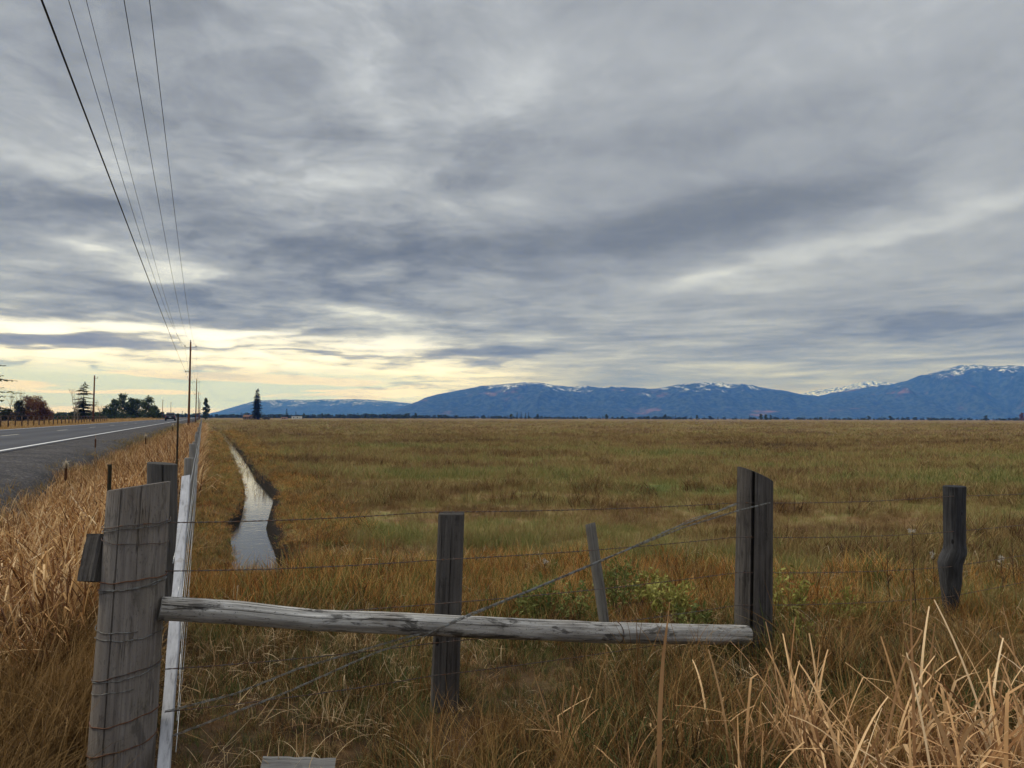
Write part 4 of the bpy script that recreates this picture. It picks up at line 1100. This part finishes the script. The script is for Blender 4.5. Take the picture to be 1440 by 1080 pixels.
# ------------------------------------------------------------------ poles and wires
def build_poles():
    mw, t = mat('pole_wood')
    pos = t.node('ShaderNodeNewGeometry').outputs['Position']
    n = t.noise(t.vm('MULTIPLY', pos, (20, 20, .8)), 1.0, 4, .6)
    finish(t, t.ramp(n, [(.35, (.075, .032, .018)), (.65, (.20, .085, .042))]), .9)
    mi, t = mat('grey_insulator'); finish(t, (.16, .16, .17), .4, spec=.5)
    mm = metal_mat('pole_steel', (.12, .11, .11), .6)
    mb_, t = mat('black_cable'); finish(t, (.012, .013, .018), .6)
    def pole(s, t_, zb, h, arm, lab, grp, r=.15, low=True):
        root = empty('utility_pole', P(s, t_, zb), lab, 'utility pole', grp)
        b = MB(); N = 8; b.tube([P(s, t_, zb-.3+(h+.3)*i/N) for i in range(N+1)], [r*(1-.38*i/N) for i in range(N+1)], 12); build(b, 'pole', mw, root, smooth=True)
        if arm:
            b = MB(); z = zb+h-.75
            for sg in (-1, 1): b.tube([P(s, t_+sg*.08, z), P(s, t_+sg*.35, z+.02), P(s, t_+sg*.65, z+.10)], .022, 6)
            build(b, 'bracket', mm, root)
            for sg in (-1, 1):
                b = MB(); b.tube([P(s, t_+sg*.65, z+.08), P(s, t_+sg*.65, z+.16), P(s, t_+sg*.65, z+.18), P(s, t_+sg*.65, z+.27), P(s, t_+sg*.65, z+.32)], [.04, .05, .075, .06, .03], 8); build(b, 'insulator', mi, root)
            b = MB(); b.tube([P(s, t_, zb+h-.02), P(s, t_, zb+h+.10), P(s, t_, zb+h+.22), P(s, t_, zb+h+.28)], [.03, .06, .05, .03], 8); build(b, 'insulator', mi, root)
            if low:
                b = MB(); b.tube([P(s, t_-.06, zb+6.9), P(s, t_-.52, zb+6.9)], .03, 6); b.tube([P(s, t_-.5, zb+6.82), P(s, t_-.5, zb+7.0)], .05, 6); build(b, 'clamp', mm, root)
    ord_ = ['nearest reddish brown utility pole beside the road, topped with curved insulator brackets', 'second utility pole from the near one along the fence', 'third utility pole from the near one along the fence', 'fourth utility pole along the fence, close to the slim tree', 'farthest tiny utility pole along the fence, beside the slim tree']
    pt = -1.62; S0 = 99.5; HP = 10.7; ZB = .55
    for k in range(5):
        pole(S0 + 100*k, pt, ZB, HP if k != 3 else HP-.6, True, ord_[k], 'utility poles along the fence')
    # wires : lateral, height above base, sag
    # each strand runs from the pole standing beside the camera to the far ones
    specs = WIRES
    labs = ['thick sagging cable lowest and farthest left of the overhead wires', 'overhead wire second from the left at the top of the sky', 'overhead wire in the middle of the five at the top of the sky', 'overhead wire second from the right of the five in the sky', 'overhead wire farthest right of the five crossing the sky']
    for (l0, z0, l1, z1, sag, r), lab in zip(specs, labs):
        b = MB(); pts = []
        S_ = [S0-100+k*100 for k in range(6)]
        for k in range(5):
            a0, h0 = (l0, z0) if k == 0 else (l1, z1)
            for i in range(40):
                u = i/40
                pts.append(P(S_[k]+100*u, pt+a0+(l1-a0)*u, ZB+h0+(z1-h0)*u - sag*4*u*(1-u)))
        b.tube(pts, r, 5); w = build(b, 'overhead_wire', mb_, None, loc=tuple(pts[0]), smooth=True)
        tag(w, lab, 'wire', 'overhead wires')
    # poles on the other side of the road
    for px, pyt, d, h, lab in [(133, 528, 112, 9.2, 'brown utility pole behind the pipe fence, right of the dark conifer'), (229, 562, 300, 9.0, 'distant thin utility pole above the dark car'),
                         (240.5, 565, 400, 9.6, 'very distant thin utility pole just right of the dark car')]:
        tp = atd(px, pyt, d); s, t_ = st(tp.x, tp.y); zb = .5
        root = empty('utility_pole', (tp.x, tp.y, zb), lab, 'utility pole', 'utility poles across the road')
        b = MB(); b.tube([(tp.x, tp.y, zb-.3), (tp.x, tp.y, tp.z)], [.15, .10], 10); build(b, 'pole', mw, root, smooth=True)
        b = MB(); b.tube([(tp.x, tp.y, tp.z-.5), (tp.x+.5, tp.y, tp.z-.42)], .03, 5); build(b, 'bracket', mm, root)
        b = MB(); b.tube([(tp.x+.5, tp.y, tp.z-.44), (tp.x+.5, tp.y, tp.z-.2)], [.05, .04], 6); build(b, 'insulator', mi, root)
WIRES = [(.30, 4.7, -.50, 6.9, .2, .0105), (-1.2, 11.0, -.65, 10.2, 2.0, .0085), (-1.0, 11.7, -.10, 8.5, 2.0, .0070), (.40, 8.2, 0, 10.9, 2.0, .0070), (.60, 9.25, .65, 10.2, 2.0, .0075)]

# ------------------------------------------------------------------ pipe fence, car, buildings
def build_pipe_fence():
    m = metal_mat('brown_pipe', (.055, .035, .030), .7, rust=(.09, .045, .03), metal=.3)
    s0, t0 = st(*atd(9, 603, 58.9).xy)
    t0 = st(*atd(9, 586, 58.9).xy)[1]
    f = empty('pipe_fence', P(s0, t0, .62), 'long dark pipe rail fence across the road in front of the trees', 'fence')
    ztop = 1.70; zb = .55
    s_end = st(*atd(150, 586, abs(t0)/((.399-.570*.917)*-1)).xy)[0] if False else 138
    s = s0-14; k = 0
    while s < s_end:
        b = MB(); b.tube([P(s, t0, zb-.1), P(s, t0, ztop)], .052, 8); build(b, 'post', m, f, smooth=True); s += 2.45
    for z in (ztop, 1.33):
        b = MB(); b.tube([P(s0-14, t0, z), P(s_end, t0, z)], .036 if z > 1.5 else .022, 8); build(b, 'rail', m, f, smooth=True)
    w = metal_mat('pipe_fence_wire', (.10, .08, .07), .6)
    b = MB()
    for z in (.75, .95, 1.15): b.tube([P(s0-14, t0, z), P(s_end, t0, z)], .006, 4)
    build(b, 'wire', w, f)
def paint(name, c, rough=.35, metal=.0):
    m, t = mat(name); pos = t.node('ShaderNodeNewGeometry').outputs['Position']
    n = t.noise(pos, 2.0, 3, .6); finish(t, t.mix(t.mul(n, .3), c, tuple(q*.7 for q in c)), rough, spec=.5, metal=metal); return m
def lathe_wheel(mb, c, r, w, axis='X', n=20):
    prof = [(0, -w*.5), (r*.6, -w*.5), (r*.95, -w*.5), (r, -w*.38), (r, w*.38), (r*.95, w*.5), (r*.6, w*.5), (0, w*.5)]
    V = []; 
    for a in range(n):
        th = 2*math.pi*a/n
        for rr, x in prof: V.append((c[0]+x, c[1]+rr*math.cos(th), c[2]+rr*math.sin(th)))
    k = len(prof); mb.add(V, [(a*k+i, a*k+i+1, ((a+1) % n)*k+i+1, ((a+1) % n)*k+i) for a in range(n) for i in range(k-1)])
def build_car(loc, rz, label, body_c, group=None, lights=True):
    """estate car seen from the rear, -Y is its tail"""
    mbd = paint('dark_car_paint', body_c); mgl = paint('car_glass', (.02, .025, .03), .08); mty = paint('tyre_rubber', (.015, .015, .015), .9)
    mrl = paint('tail_light_red', (.35, .02, .015), .3); mch = paint('wheel_rim', (.35, .35, .36), .3, .8); mpl = paint('licence_plate', (.6, .6, .6), .5)
    root = empty('car', (0, 0, 0), label, 'car', group)
    def hull(secs):
        b = MB(); V = []; n = len(secs[0][1])
        for y, pr in secs: V += [(x, y, z) for x, z in pr]
        F = [(i*n+k, i*n+(k+1) % n, (i+1)*n+(k+1) % n, (i+1)*n+k) for i in range(len(secs)-1) for k in range(n)]
        F += [tuple(range(n)), tuple((len(secs)-1)*n+k for k in range(n-1, -1, -1))]
        b.add(V, F); return b
    def sec(w, z0, z1, r=.08): return [(-w+r, z0), (w-r, z0), (w, z0+r), (w*1.0, z1-r), (w-r, z1), (-w+r, z1), (-w, z1-r), (-w, z0+r)]
    build(hull([(-2.3, sec(.80, .42, .90)), (-2.2, sec(.89, .32, .98)), (-1.0, sec(.92, .28, 1.0)), (1.0, sec(.92, .28, .98)), (1.8, sec(.90, .28, .90)), (2.25, sec(.82, .34, .72))]), 'body', mbd, root)
    build(hull([(-2.05, sec(.76, .97, 1.30)), (-1.8, sec(.72, .97, 1.56)), (-.2, sec(.72, .97, 1.62)), (.5, sec(.72, .97, 1.52)), (1.15, sec(.78, .97, 1.02))]), 'cabin', mbd, root)
    b = MB(); b.add([(-.62, -2.07, 1.06), (.62, -2.07, 1.06), (.56, -1.86, 1.50), (-.56, -1.86, 1.50)], [(0, 1, 2, 3)]); build(b, 'rear_window', mgl, root)
    for sg in (-1, 1):
        b = MB(); b.box((sg*.752, -.7, 1.27), (.012, 1.9, .36)); build(b, 'side_window', mgl, root)
        b = MB(); b.box((sg*.80, -2.27, .82), (.16, .10, .22)); build(b, 'tail_light', mrl, root)
        b = MB(); b.box((sg*.99, .75, 1.05), (.16, .12, .13)); build(b, 'mirror', mbd, root)
        for y in (-1.4, 1.4):
            b = MB(); lathe_wheel(b, (sg*.83, y, .34), .34, .22); wh = build(b, 'wheel', mty, root)
            b = MB(); lathe_wheel(b, (sg*.83, y, .34), .21, .235, n=16); build(b, 'rim', mch, wh)
    b = MB(); b.box((0, -2.30, .45), (1.5, .10, .20)); build(b, 'bumper', mty, root)
    b = MB(); b.box((0, -2.31, .68), (.42, .02, .13)); build(b, 'licence_plate', mpl, root)
    root.location = loc; root.rotation_euler = (0, 0, rz); return root
def build_house(px0, px1, pyt, d, zb, name, label, wallc, roofc, gable=True):
    a = atd(px0, pyt, d); b_ = atd(px1, pyt, d); x0, x1, zt = a.x, b_.x, max(a.z, zb+2.2)
    mw = paint(name+'_wall', wallc, .9); mr = paint(name+'_roof', roofc, .9); mg = paint(name+'_glass', (.03, .035, .04), .2)
    root = empty(name, ((x0+x1)/2, d, zb), label, name.replace('_', ' '))
    w = x1-x0; dp = w*.6; hw = (zt-zb)*(.62 if gable else .95)
    b = MB(); b.box(((x0+x1)/2, d, zb+hw/2), (w*.96, dp, hw)); build(b, 'wall', mw, root)
    b = MB(); rt = zt
    if gable:
        z0 = zb+hw-.02
        V = [(x0, d-dp*.56, z0), (x1, d-dp*.56, z0), (x1, d, rt), (x0, d, rt), (x0, d+dp*.56, z0), (x1, d+dp*.56, z0)]
        b.add(V, [(0, 1, 2, 3), (3, 2, 5, 4), (0, 3, 4), (1, 5, 2), (0, 4, 5, 1)])
    else: b.box(((x0+x1)/2, d, zb+hw+.06), (w*1.0, dp*1.05, .12))
    build(b, 'roof', mr, root)
    for k in range(2):
        b = MB(); b.box((x0+w*(.25+.4*k), d-dp/2-.02, zb+hw*.55), (w*.12, .05, hw*.35)); build(b, 'window', mg, root)
    b = MB(); b.box((x0+w*.47, d-dp/2-.02, zb+hw*.4), (w*.09, .05, hw*.78)); build(b, 'door', mr, root)
    return root

# ------------------------------------------------------------------ trees
def trunk(mb, p, h, r, rg, lean=.02, n=8, seg=6):
    x, y, z = p; pts = []
    for i in range(seg+1):
        u = i/seg; pts.append((x+lean*h*u*rg.uniform(.5, 1.5)*.5, y, z+h*u))
    mb.tube(pts, [r*(1-.85*i/seg) for i in range(seg+1)], n); return pts
def conifer(h, w, rg, whorls=26, dens=1.0, droop=.25, base=.06, leaf=.5, gap=.0, skew=1.0):
    t = MB(); f = MB(); trunk(t, (0, 0, -.3), h*.98, h*.018+.04, rg, 0)
    for i in range(whorls):
        u = base + (1-base)*(i+.5*rg.random())/whorls
        if rg.random() < gap: continue
        R = w*.5*((1-u)**.75)*rg.uniform(.72, 1.15)*min(1, .45+u*4) + .05*w
        nb = max(3, int(7*(1-u)+3))
        for b in range(nb):
            a = 2*math.pi*(b+rg.random())/nb; rr = R*rg.uniform(.55, 1.15); z = h*min(.98, u+rg.uniform(-.6, .6)/whorls)
            d = Vector((math.cos(a), math.sin(a), 0)); tip = d*rr + Vector((0, 0, z-droop*rr+.10*rr*rg.random()))
            s0 = Vector((0, 0, z)); 
            if rr > h*.02: t.tube([s0, s0.lerp(tip, .5)+Vector((0, 0, .04*rr)), tip], [.012*h*(1-u)*.4+.012, .012, .006], 3, caps=False)
            m = max(3, int(rr/leaf*6*dens))
            for k in range(m):
                q = s0.lerp(tip, (k+.6*rg.random()+.2)/m); side = d.cross(Vector((0, 0, 1)))
                wd = leaf*rg.uniform(.5, 1.1)*(1.15-.5*(k/m))
                sg = rg.choice((-1, 1)); e = (side*sg*rg.uniform(.5, 1)+d*rg.uniform(.2, .9)+Vector((0, 0, rg.uniform(-.45, .12)))).normalized()
                v = e.cross(Vector((rg.gauss(0, .4), rg.gauss(0, .4), 1))).normalized()*wd*.26
                f.add([tuple(q-v*.5), tuple(q+e*wd*.5+v), tuple(q+e*wd), tuple(q+e*wd*.5-v)], [(0, 1, 2, 3)])
    leafcards(f, (0, 0, h*.985), 14, (.08*w, .08*w, .03*h), leaf*.7, rg, up=1)
    return t, f
def bushy(h, w, rg, n=1500, lobes=9, leaf=.5, base=.25, elong=1.6, spread=.34):
    t = MB(); f = MB(); pts = trunk(t, (0, 0, -.3), h*.8, h*.02+.06, rg, .03)
    for k in range(lobes):
        u = base + (1-base)*(k+.5)/lobes; a = rg.uniform(0, 6.28); rr = w*.5*math.sin(math.pi*min(1, max(.12, (u-base*.4))**.8))*rg.uniform(.2, .75)
        c = (rr*math.cos(a), rr*math.sin(a), h*u*.93); t.tube([(0, 0, c[2]*.72), (c[0]*.6, c[1]*.6, c[2]*.9), c], [.05+.004*h, .04, .02], 4)
        s = spread*w*rg.uniform(.6, 1.15)*(1.1-.45*u)
        leafcards(f, c, n//lobes, (s, s, s*rg.uniform(.55, .85)), leaf, rg, elong=elong)
    return t, f
def bare(h, w, rg, depth=5, r0=None, spread=.5, split=3):
    t = MB(); r0 = r0 or h*.010+.02
    def rec(p, d, L, r, k):
        q = p + d*L; mid = p.lerp(q, .5) + Vector((rg.gauss(0, .04), rg.gauss(0, .04), 0))*L
        t.tube([p, mid, q], [r, r*.85, r*.68], 5 if k < 2 else 3, caps=False)
        if k >= depth: return
        for _ in range(split if k else split+2):
            e = (d + Vector((rg.gauss(0, 1), rg.gauss(0, 1), rg.gauss(.25, .5)))*spread).normalized()
            rec(p.lerp(q, rg.uniform(.45, 1)), e, L*rg.uniform(.55, .82), r*rg.uniform(.42, .62), k+1)
    rec(Vector((0, 0, -.3)), Vector((0, 0, 1)), h*.42, r0, 0)
    V = np.concatenate(t.v); z = V[:, 2].max(); sc_ = h/z; wx = np.percentile(np.abs(V[:, 0]), 98)
    for i in range(len(t.v)): t.v[i] = t.v[i]*np.array([min(2, w*.5/wx), min(2, w*.5/wx), sc_])
    return t
def tree(proto, loc, label, group, kind='tree', name='tree', scale=1.0, rz=0.0, sx=1.0):
    """proto = (trunk mesh, crown mesh or None)"""
    root = empty(name, loc, label, kind, group)
    o = bpy.data.objects.new('trunk', proto[0]); C.objects.link(o); o.parent = root
    if proto[1]: o = bpy.data.objects.new('crown', proto[1]); C.objects.link(o); o.parent = root
    root.scale = (scale*sx, scale*sx, scale); root.rotation_euler = (0, 0, rz); return root
def build_trees():
    rg = random.Random(77)
    bark, t = mat('dark_bark'); finish(t, (.06, .045, .035), .95)
    pale, t = mat('pale_birch_bark'); pos = t.node('ShaderNodeNewGeometry').outputs['Position']
    finish(t, t.ramp(t.noise(pos, 3, 4, .7), [(.4, (.12, .09, .07)), (.58, (.34, .30, .26))]), .9)
    twig, t = mat('warm_twig'); finish(t, (.14, .08, .05), .95)
    mcon = leaf_mat('dark_needles', (.020, .032, .020), (.042, .062, .036), (.08, .10, .055), .8)
    mpin = leaf_mat('pine_needles', (.030, .048, .024), (.060, .088, .042), (.12, .15, .07), .5)
    mbrn = leaf_mat('brown_twig_mass', (.10, .050, .030), (.19, .09, .05), (.32, .15, .075), .5)
    mdrk = leaf_mat('dark_bush_leaf', (.018, .022, .020), (.04, .045, .035), (.07, .06, .045), .3)
    def P2(name, tf, mt_, ml): return (tf[0].mesh(name+'_trunk', mt_), tf[1].mesh(name+'_crown', ml) if tf[1] else None)
    def gz(px, py, d): p = atd(px, py, d); return p.x, d
    # big spruce by the far farm
    x, y = gz(361, 588, 430); h = 42/1000*430
    tree(P2('spruce', conifer(h, 7.6, rg, 44, 2.4, .12, .02, 1.2), bark, mcon), (x, y, .1), 'tall dense dark spruce standing alone by the farm roof', 'farm trees', 'conifer', 'spruce')
    # slim ragged tree at the end of the fence
    x, y = gz(289, 588, 400); h = 12.4
    tree(P2('slim_tree', bushy(h, 3.9, rg, 1900, 18, .7, .06, 1.6, .27), bark, mpin), (x, y, .1), 'slim ragged dark tree at the far end of the fence', None, 'tree', 'slim_tree')
    # conifer with open branches
    x, y = gz(117, 586, 170)
    tree(P2('open_conifer', conifer(9.0, 7.6, rg, 22, 2.2, .16, .05, .62, .05), bark, mcon), (x, y, .5), 'open branched dark conifer left of the roadside pole', 'trees across the road', 'conifer', 'conifer')
    # conifer reaching in at the left border
    tr = tree(P2('edge_conifer', conifer(13.5, 9.4, rg, 15, 1.2, .10, .12, .8, .05), bark, mcon), (*gz(-30, 588, 88), .5), 'large conifer whose branch tips reach in at the left border', 'trees across the road', 'conifer', 'conifer')
    # pines
    spec = [(150, 573, 4.6), (160, 561, 6.5), (171, 550, 8.8), (184, 556, 8.0), (192, 558, 6.6), (208, 556.5, 8.0), (217, 569, 4.4)]
    ordn = ['leftmost low pine of the dark clump right of the roadside pole', 'second pine of the dark clump right of the roadside pole', 'tallest pine of the dark clump, its crown broken by gaps', 'broad dark pine just right of the tallest one', 'pine with pale stems in the middle of the dark clump', 'rounded dark pine at the right end of the clump', 'small low pine at the far right foot of the clump']
    for (px, pt_, w), lab in zip(spec, ordn):
        d = 250; x, y = gz(px, 588, d+rg.uniform(-8, 12)); h = (585.2-pt_)/1000*d+.9
        tree(P2('pine', bushy(h, w*1.12, rg, 2000, 17, .55, .06, 1.9, .24), bark, mpin), (x, y, .5), lab, 'dark pine clump across the road', 'pine', 'pine')
    # brown bare thicket
    for i, (px, pt_, w, lab) in enumerate([(27, 562, 4.6, 'leftmost dark bush of the brown thicket'), (38, 556, 6.0, 'broad brown bare bush in the middle of the thicket'), (50, 556, 6.5, 'tall reddish brown bare bush with a rounded top'), (60, 562, 4.6, 'orange brown bush at the right end of the thicket'), (10, 575, 6.0, 'low dark bush at the left border behind the fence'), (64, 576, 3.0, 'small low orange bush right of the brown thicket'), (-8, 572, 6.0, 'dark bush just outside the left border')][:6]):
        d = 165; x, y = gz(px, 588, d+i*2); h = (585-pt_)/1000*d+1.0
        b1 = bushy(h, w, rg, 3200, 15, .40, .03, 3.4, .32)
        tree(P2('bush', b1, twig, mdrk if i in (0, 4) else mbrn), (x, y, .5), lab, 'brown thicket across the road', 'bush', 'bush')
    # bare trees
    for px, pt_, w, d, dp, lab, mt_ in [(104, 540, 4.6, 138, 5, 'bare birch with a pale trunk left of the open conifer', pale), (109, 563, 1.6, 118, 4, 'short pale sapling just behind the pipe fence', pale),
                                        (14, 545, 2.4, 190, 4, 'thin bare tree farthest left above the brown thicket', twig), (31, 540, 2.6, 190, 4, 'thin bare tree above the middle of the brown thicket', twig), (49, 548, 1.6, 190, 4, 'wispy bare top showing over the reddish brown bush', twig),
                                        (130, 558, 2.4, 150, 5, 'bare reddish sapling touching the roadside pole', twig), (140, 560, 2.6, 190, 5, 'faint bare tree between the roadside pole and the pines', twig), (22, 552, 2.2, 200, 4, 'faint bare tree second from the left above the thicket', twig)]:
        x, y = gz(px, 588, d); h = (585-pt_)/1000*d+1.1
        tree((bare(h, w, rg, dp, spread=.42).mesh('bare_tree', mt_), None), (x, y, .5), lab, 'bare trees across the road', 'bare tree', 'bare_tree')
    # far trees seen one by one along the end of the field
    cm = [P2('far_conifer%d' % i, conifer(10, 4.2, rg, 12, .8, .15, .05, 1.2), bark, mcon) for i in range(3)]
    bm = [P2('far_round_tree%d' % i, bushy(10, 9, rg, 320, 7, 1.5, .1, 1.4, .30), bark, mpin) for i in range(3)]
    bt = (bare(10, 5, rg, 4).mesh('far_bare_tree', twig), None)
    br = P2('far_brown_tree', bushy(10, 7, rg, 400, 7, 1.3, .1, 1.4, .3), twig, mbrn)
    lst = [(403, 11.5, 'c'), (416, 7.5, 'c'), (427, 6, 'b'), (453, 6, 'b'), (523, 7, 'c'), (544, 7, 'c'), (553, 5, 'b'), (584, 7, 'b'), (617, 5, 'b'), (640, 5, 'c'), (719, 6, 'b'), (727, 7.5, 'c'), (733, 8, 'c'), (739, 7.5, 'c'), (743, 8, 'c'), (756, 6.5, 'b'), (812, 4.5, 'c'), (853, 6.5, 'b'), (936, 6, 'b'), (950, 5.5, 'c'), (980, 5.5, 'b'), (1036, 4.5, 'c'), (1054, 5, 'c'), (1070, 7, 'b'), (1077, 6.5, 'b'), (1084, 6, 'b'), (1150, 4, 'c'), (1222, 5.5, 'b'), (1240, 4.5, 'c'), (1252, 5.5, 'b'), (1310, 4, 'c'), (1386, 6.5, 'b'), (1437, 10, 'r'),
           (248, 5, 'b'), (261, 6, 'b'), (237, 5, 'c'), (256, 8, 'c')]
    words = 'first second third fourth fifth sixth seventh eighth ninth tenth eleventh twelfth thirteenth fourteenth fifteenth sixteenth seventeenth eighteenth nineteenth twentieth'.split()
    def nth(i): return words[i] if i < 20 else ('twenty-' + words[i-20] if i < 29 else ('thirtieth' if i == 29 else 'thirty-' + words[i-30]))
    lst.sort()
    for i, (px, hp, k) in enumerate(lst):
        d = 900 + rg.uniform(0, 120); x, y = gz(px, 588, d); h = (hp+1.0)/1000*d
        pr = {'c': cm, 'b': bm, 'r': [br]}[k][rg.randrange(1 if k == 'r' else 3)]
        kind = {'c': 'conifer', 'b': 'tree', 'r': 'tree'}[k]
        lab = 'tiny %s far beyond the field, %s from the left along the horizon' % ({'c': 'dark pointed conifer', 'b': 'dark rounded tree', 'r': 'brown leafless tree'}[k], nth(i))
        tree(pr, (x, y, 0), lab, 'far trees along the horizon', kind, {'c': 'far_conifer', 'b': 'far_tree', 'r': 'far_tree'}[k], h/10, rg.uniform(0, 6), rg.uniform(.8, 1.2))
    # continuous far woods: one strip nobody could count
    src = cm + bm; n = 1500
    r2 = np.random.default_rng(5)
    x = np.concatenate([r2.uniform(-820, 1150, n), r2.uniform(-640, -150, 500)]); y = np.concatenate([r2.uniform(1180, 1560, n), r2.uniform(950, 1400, 500)])
    k = (fbm(x/60, y/300, 3, 4) > .40) | (x < 0); x, y = x[k], y[k]; n = len(x)
    xyz = np.stack([x, y, np.full(n, -.2)], 1)
    sc_ = r2.uniform(.22, .60, n)*(.5+.9*fbm(x/25, y/200, 3, 8))*np.where(x < -100, 1.15, .9)
    scl = np.stack([sc_*2.2, sc_*2.2, sc_], 1)
    allm = []
    for tm, cmesh in src: allm.append(cmesh)
    scatter('distant_woods', 'dark strip of distant woods along the far edge of the field', allm, xyz, scl, np.stack([np.zeros(n), np.zeros(n), r2.uniform(0, 6, n)], 1), r2.integers(0, len(allm), n))
    # dark hedge line behind the left trees
    n = 700; x = r2.uniform(-260, -60, n); y = r2.uniform(205, 420, n)
    s, t_ = st(x, y); k = (t_ < -19); x, y = x[k], y[k]; n = len(x)
    sc_ = r2.uniform(.14, .30, n)*(y/300)
    scatter('roadside_scrub', 'dark low scrub behind the trees across the road', [q[1] for q in bm], np.stack([x, y, np.full(n, .4)], 1), np.stack([sc_*1.5, sc_*1.5, sc_], 1), np.stack([np.zeros(n), np.zeros(n), r2.uniform(0, 6, n)], 1), r2.integers(0, 3, n))
if 'obj' not in SKIP:
    build_cross_fence(); _, green = build_road_fence()
    t_stake(154.5, 655, 5.9, 0, 'short green steel stake behind the corner post among the reeds', green)
    t_stake(250.5, 583, 7.2, 0, 'tall thin rusty steel stake beside the road fence, rising past the horizon', green, .006)
    build_cattail_heads(); build_board(); build_tall_reeds(); build_shrubs(); build_poles(); build_pipe_fence()
    az = math.atan2(-DX, DY)
    pc = atd(234.5, 590, 140); s_, t__ = st(pc.x, pc.y)
    build_car(P(s_, (T_EDGE+T_CEN)/2, .905), az, 'dark car driving away on the road, seen from behind', (.012, .016, .035))
    p2 = atd(374, 588, 425); build_car((p2.x, 425, .02), 1.4, 'dark car parked beside the tall spruce at the farm', (.012, .012, .014))
    build_house(343, 358, 583.4, 436, .0, 'farm_shed', 'low shed with a rusty brown roof left of the tall spruce', (.20, .15, .11), (.16, .075, .045))
    build_house(411, 424, 585.2, 620, -.2, 'white_trailer', 'long white trailer standing far across the field right of the spruce', (.70, .70, .68), (.55, .55, .55), False)
    build_house(396, 404, 586.4, 560, -.6, 'low_shed', 'tiny pinkish shed just left of the white trailer', (.45, .30, .24), (.35, .24, .2), False)
    build_trees()

#@@MORE@@
# ------------------------------------------------------------------ render settings
scene.render.engine = 'CYCLES'
scene.view_settings.view_transform = 'Standard'; scene.view_settings.look = 'None'
scene.view_settings.exposure = 0.15; scene.view_settings.gamma = 1
scene.cycles.max_bounces = 4; scene.cycles.diffuse_bounces = 2; scene.cycles.glossy_bounces = 2; scene.cycles.transmission_bounces = 2; scene.cycles.transparent_max_bounces = 8
scene.cycles.volume_bounces = 0
scene.cycles.use_denoising = True
scene.cycles.use_adaptive_sampling = True; scene.cycles.adaptive_threshold = 0.02
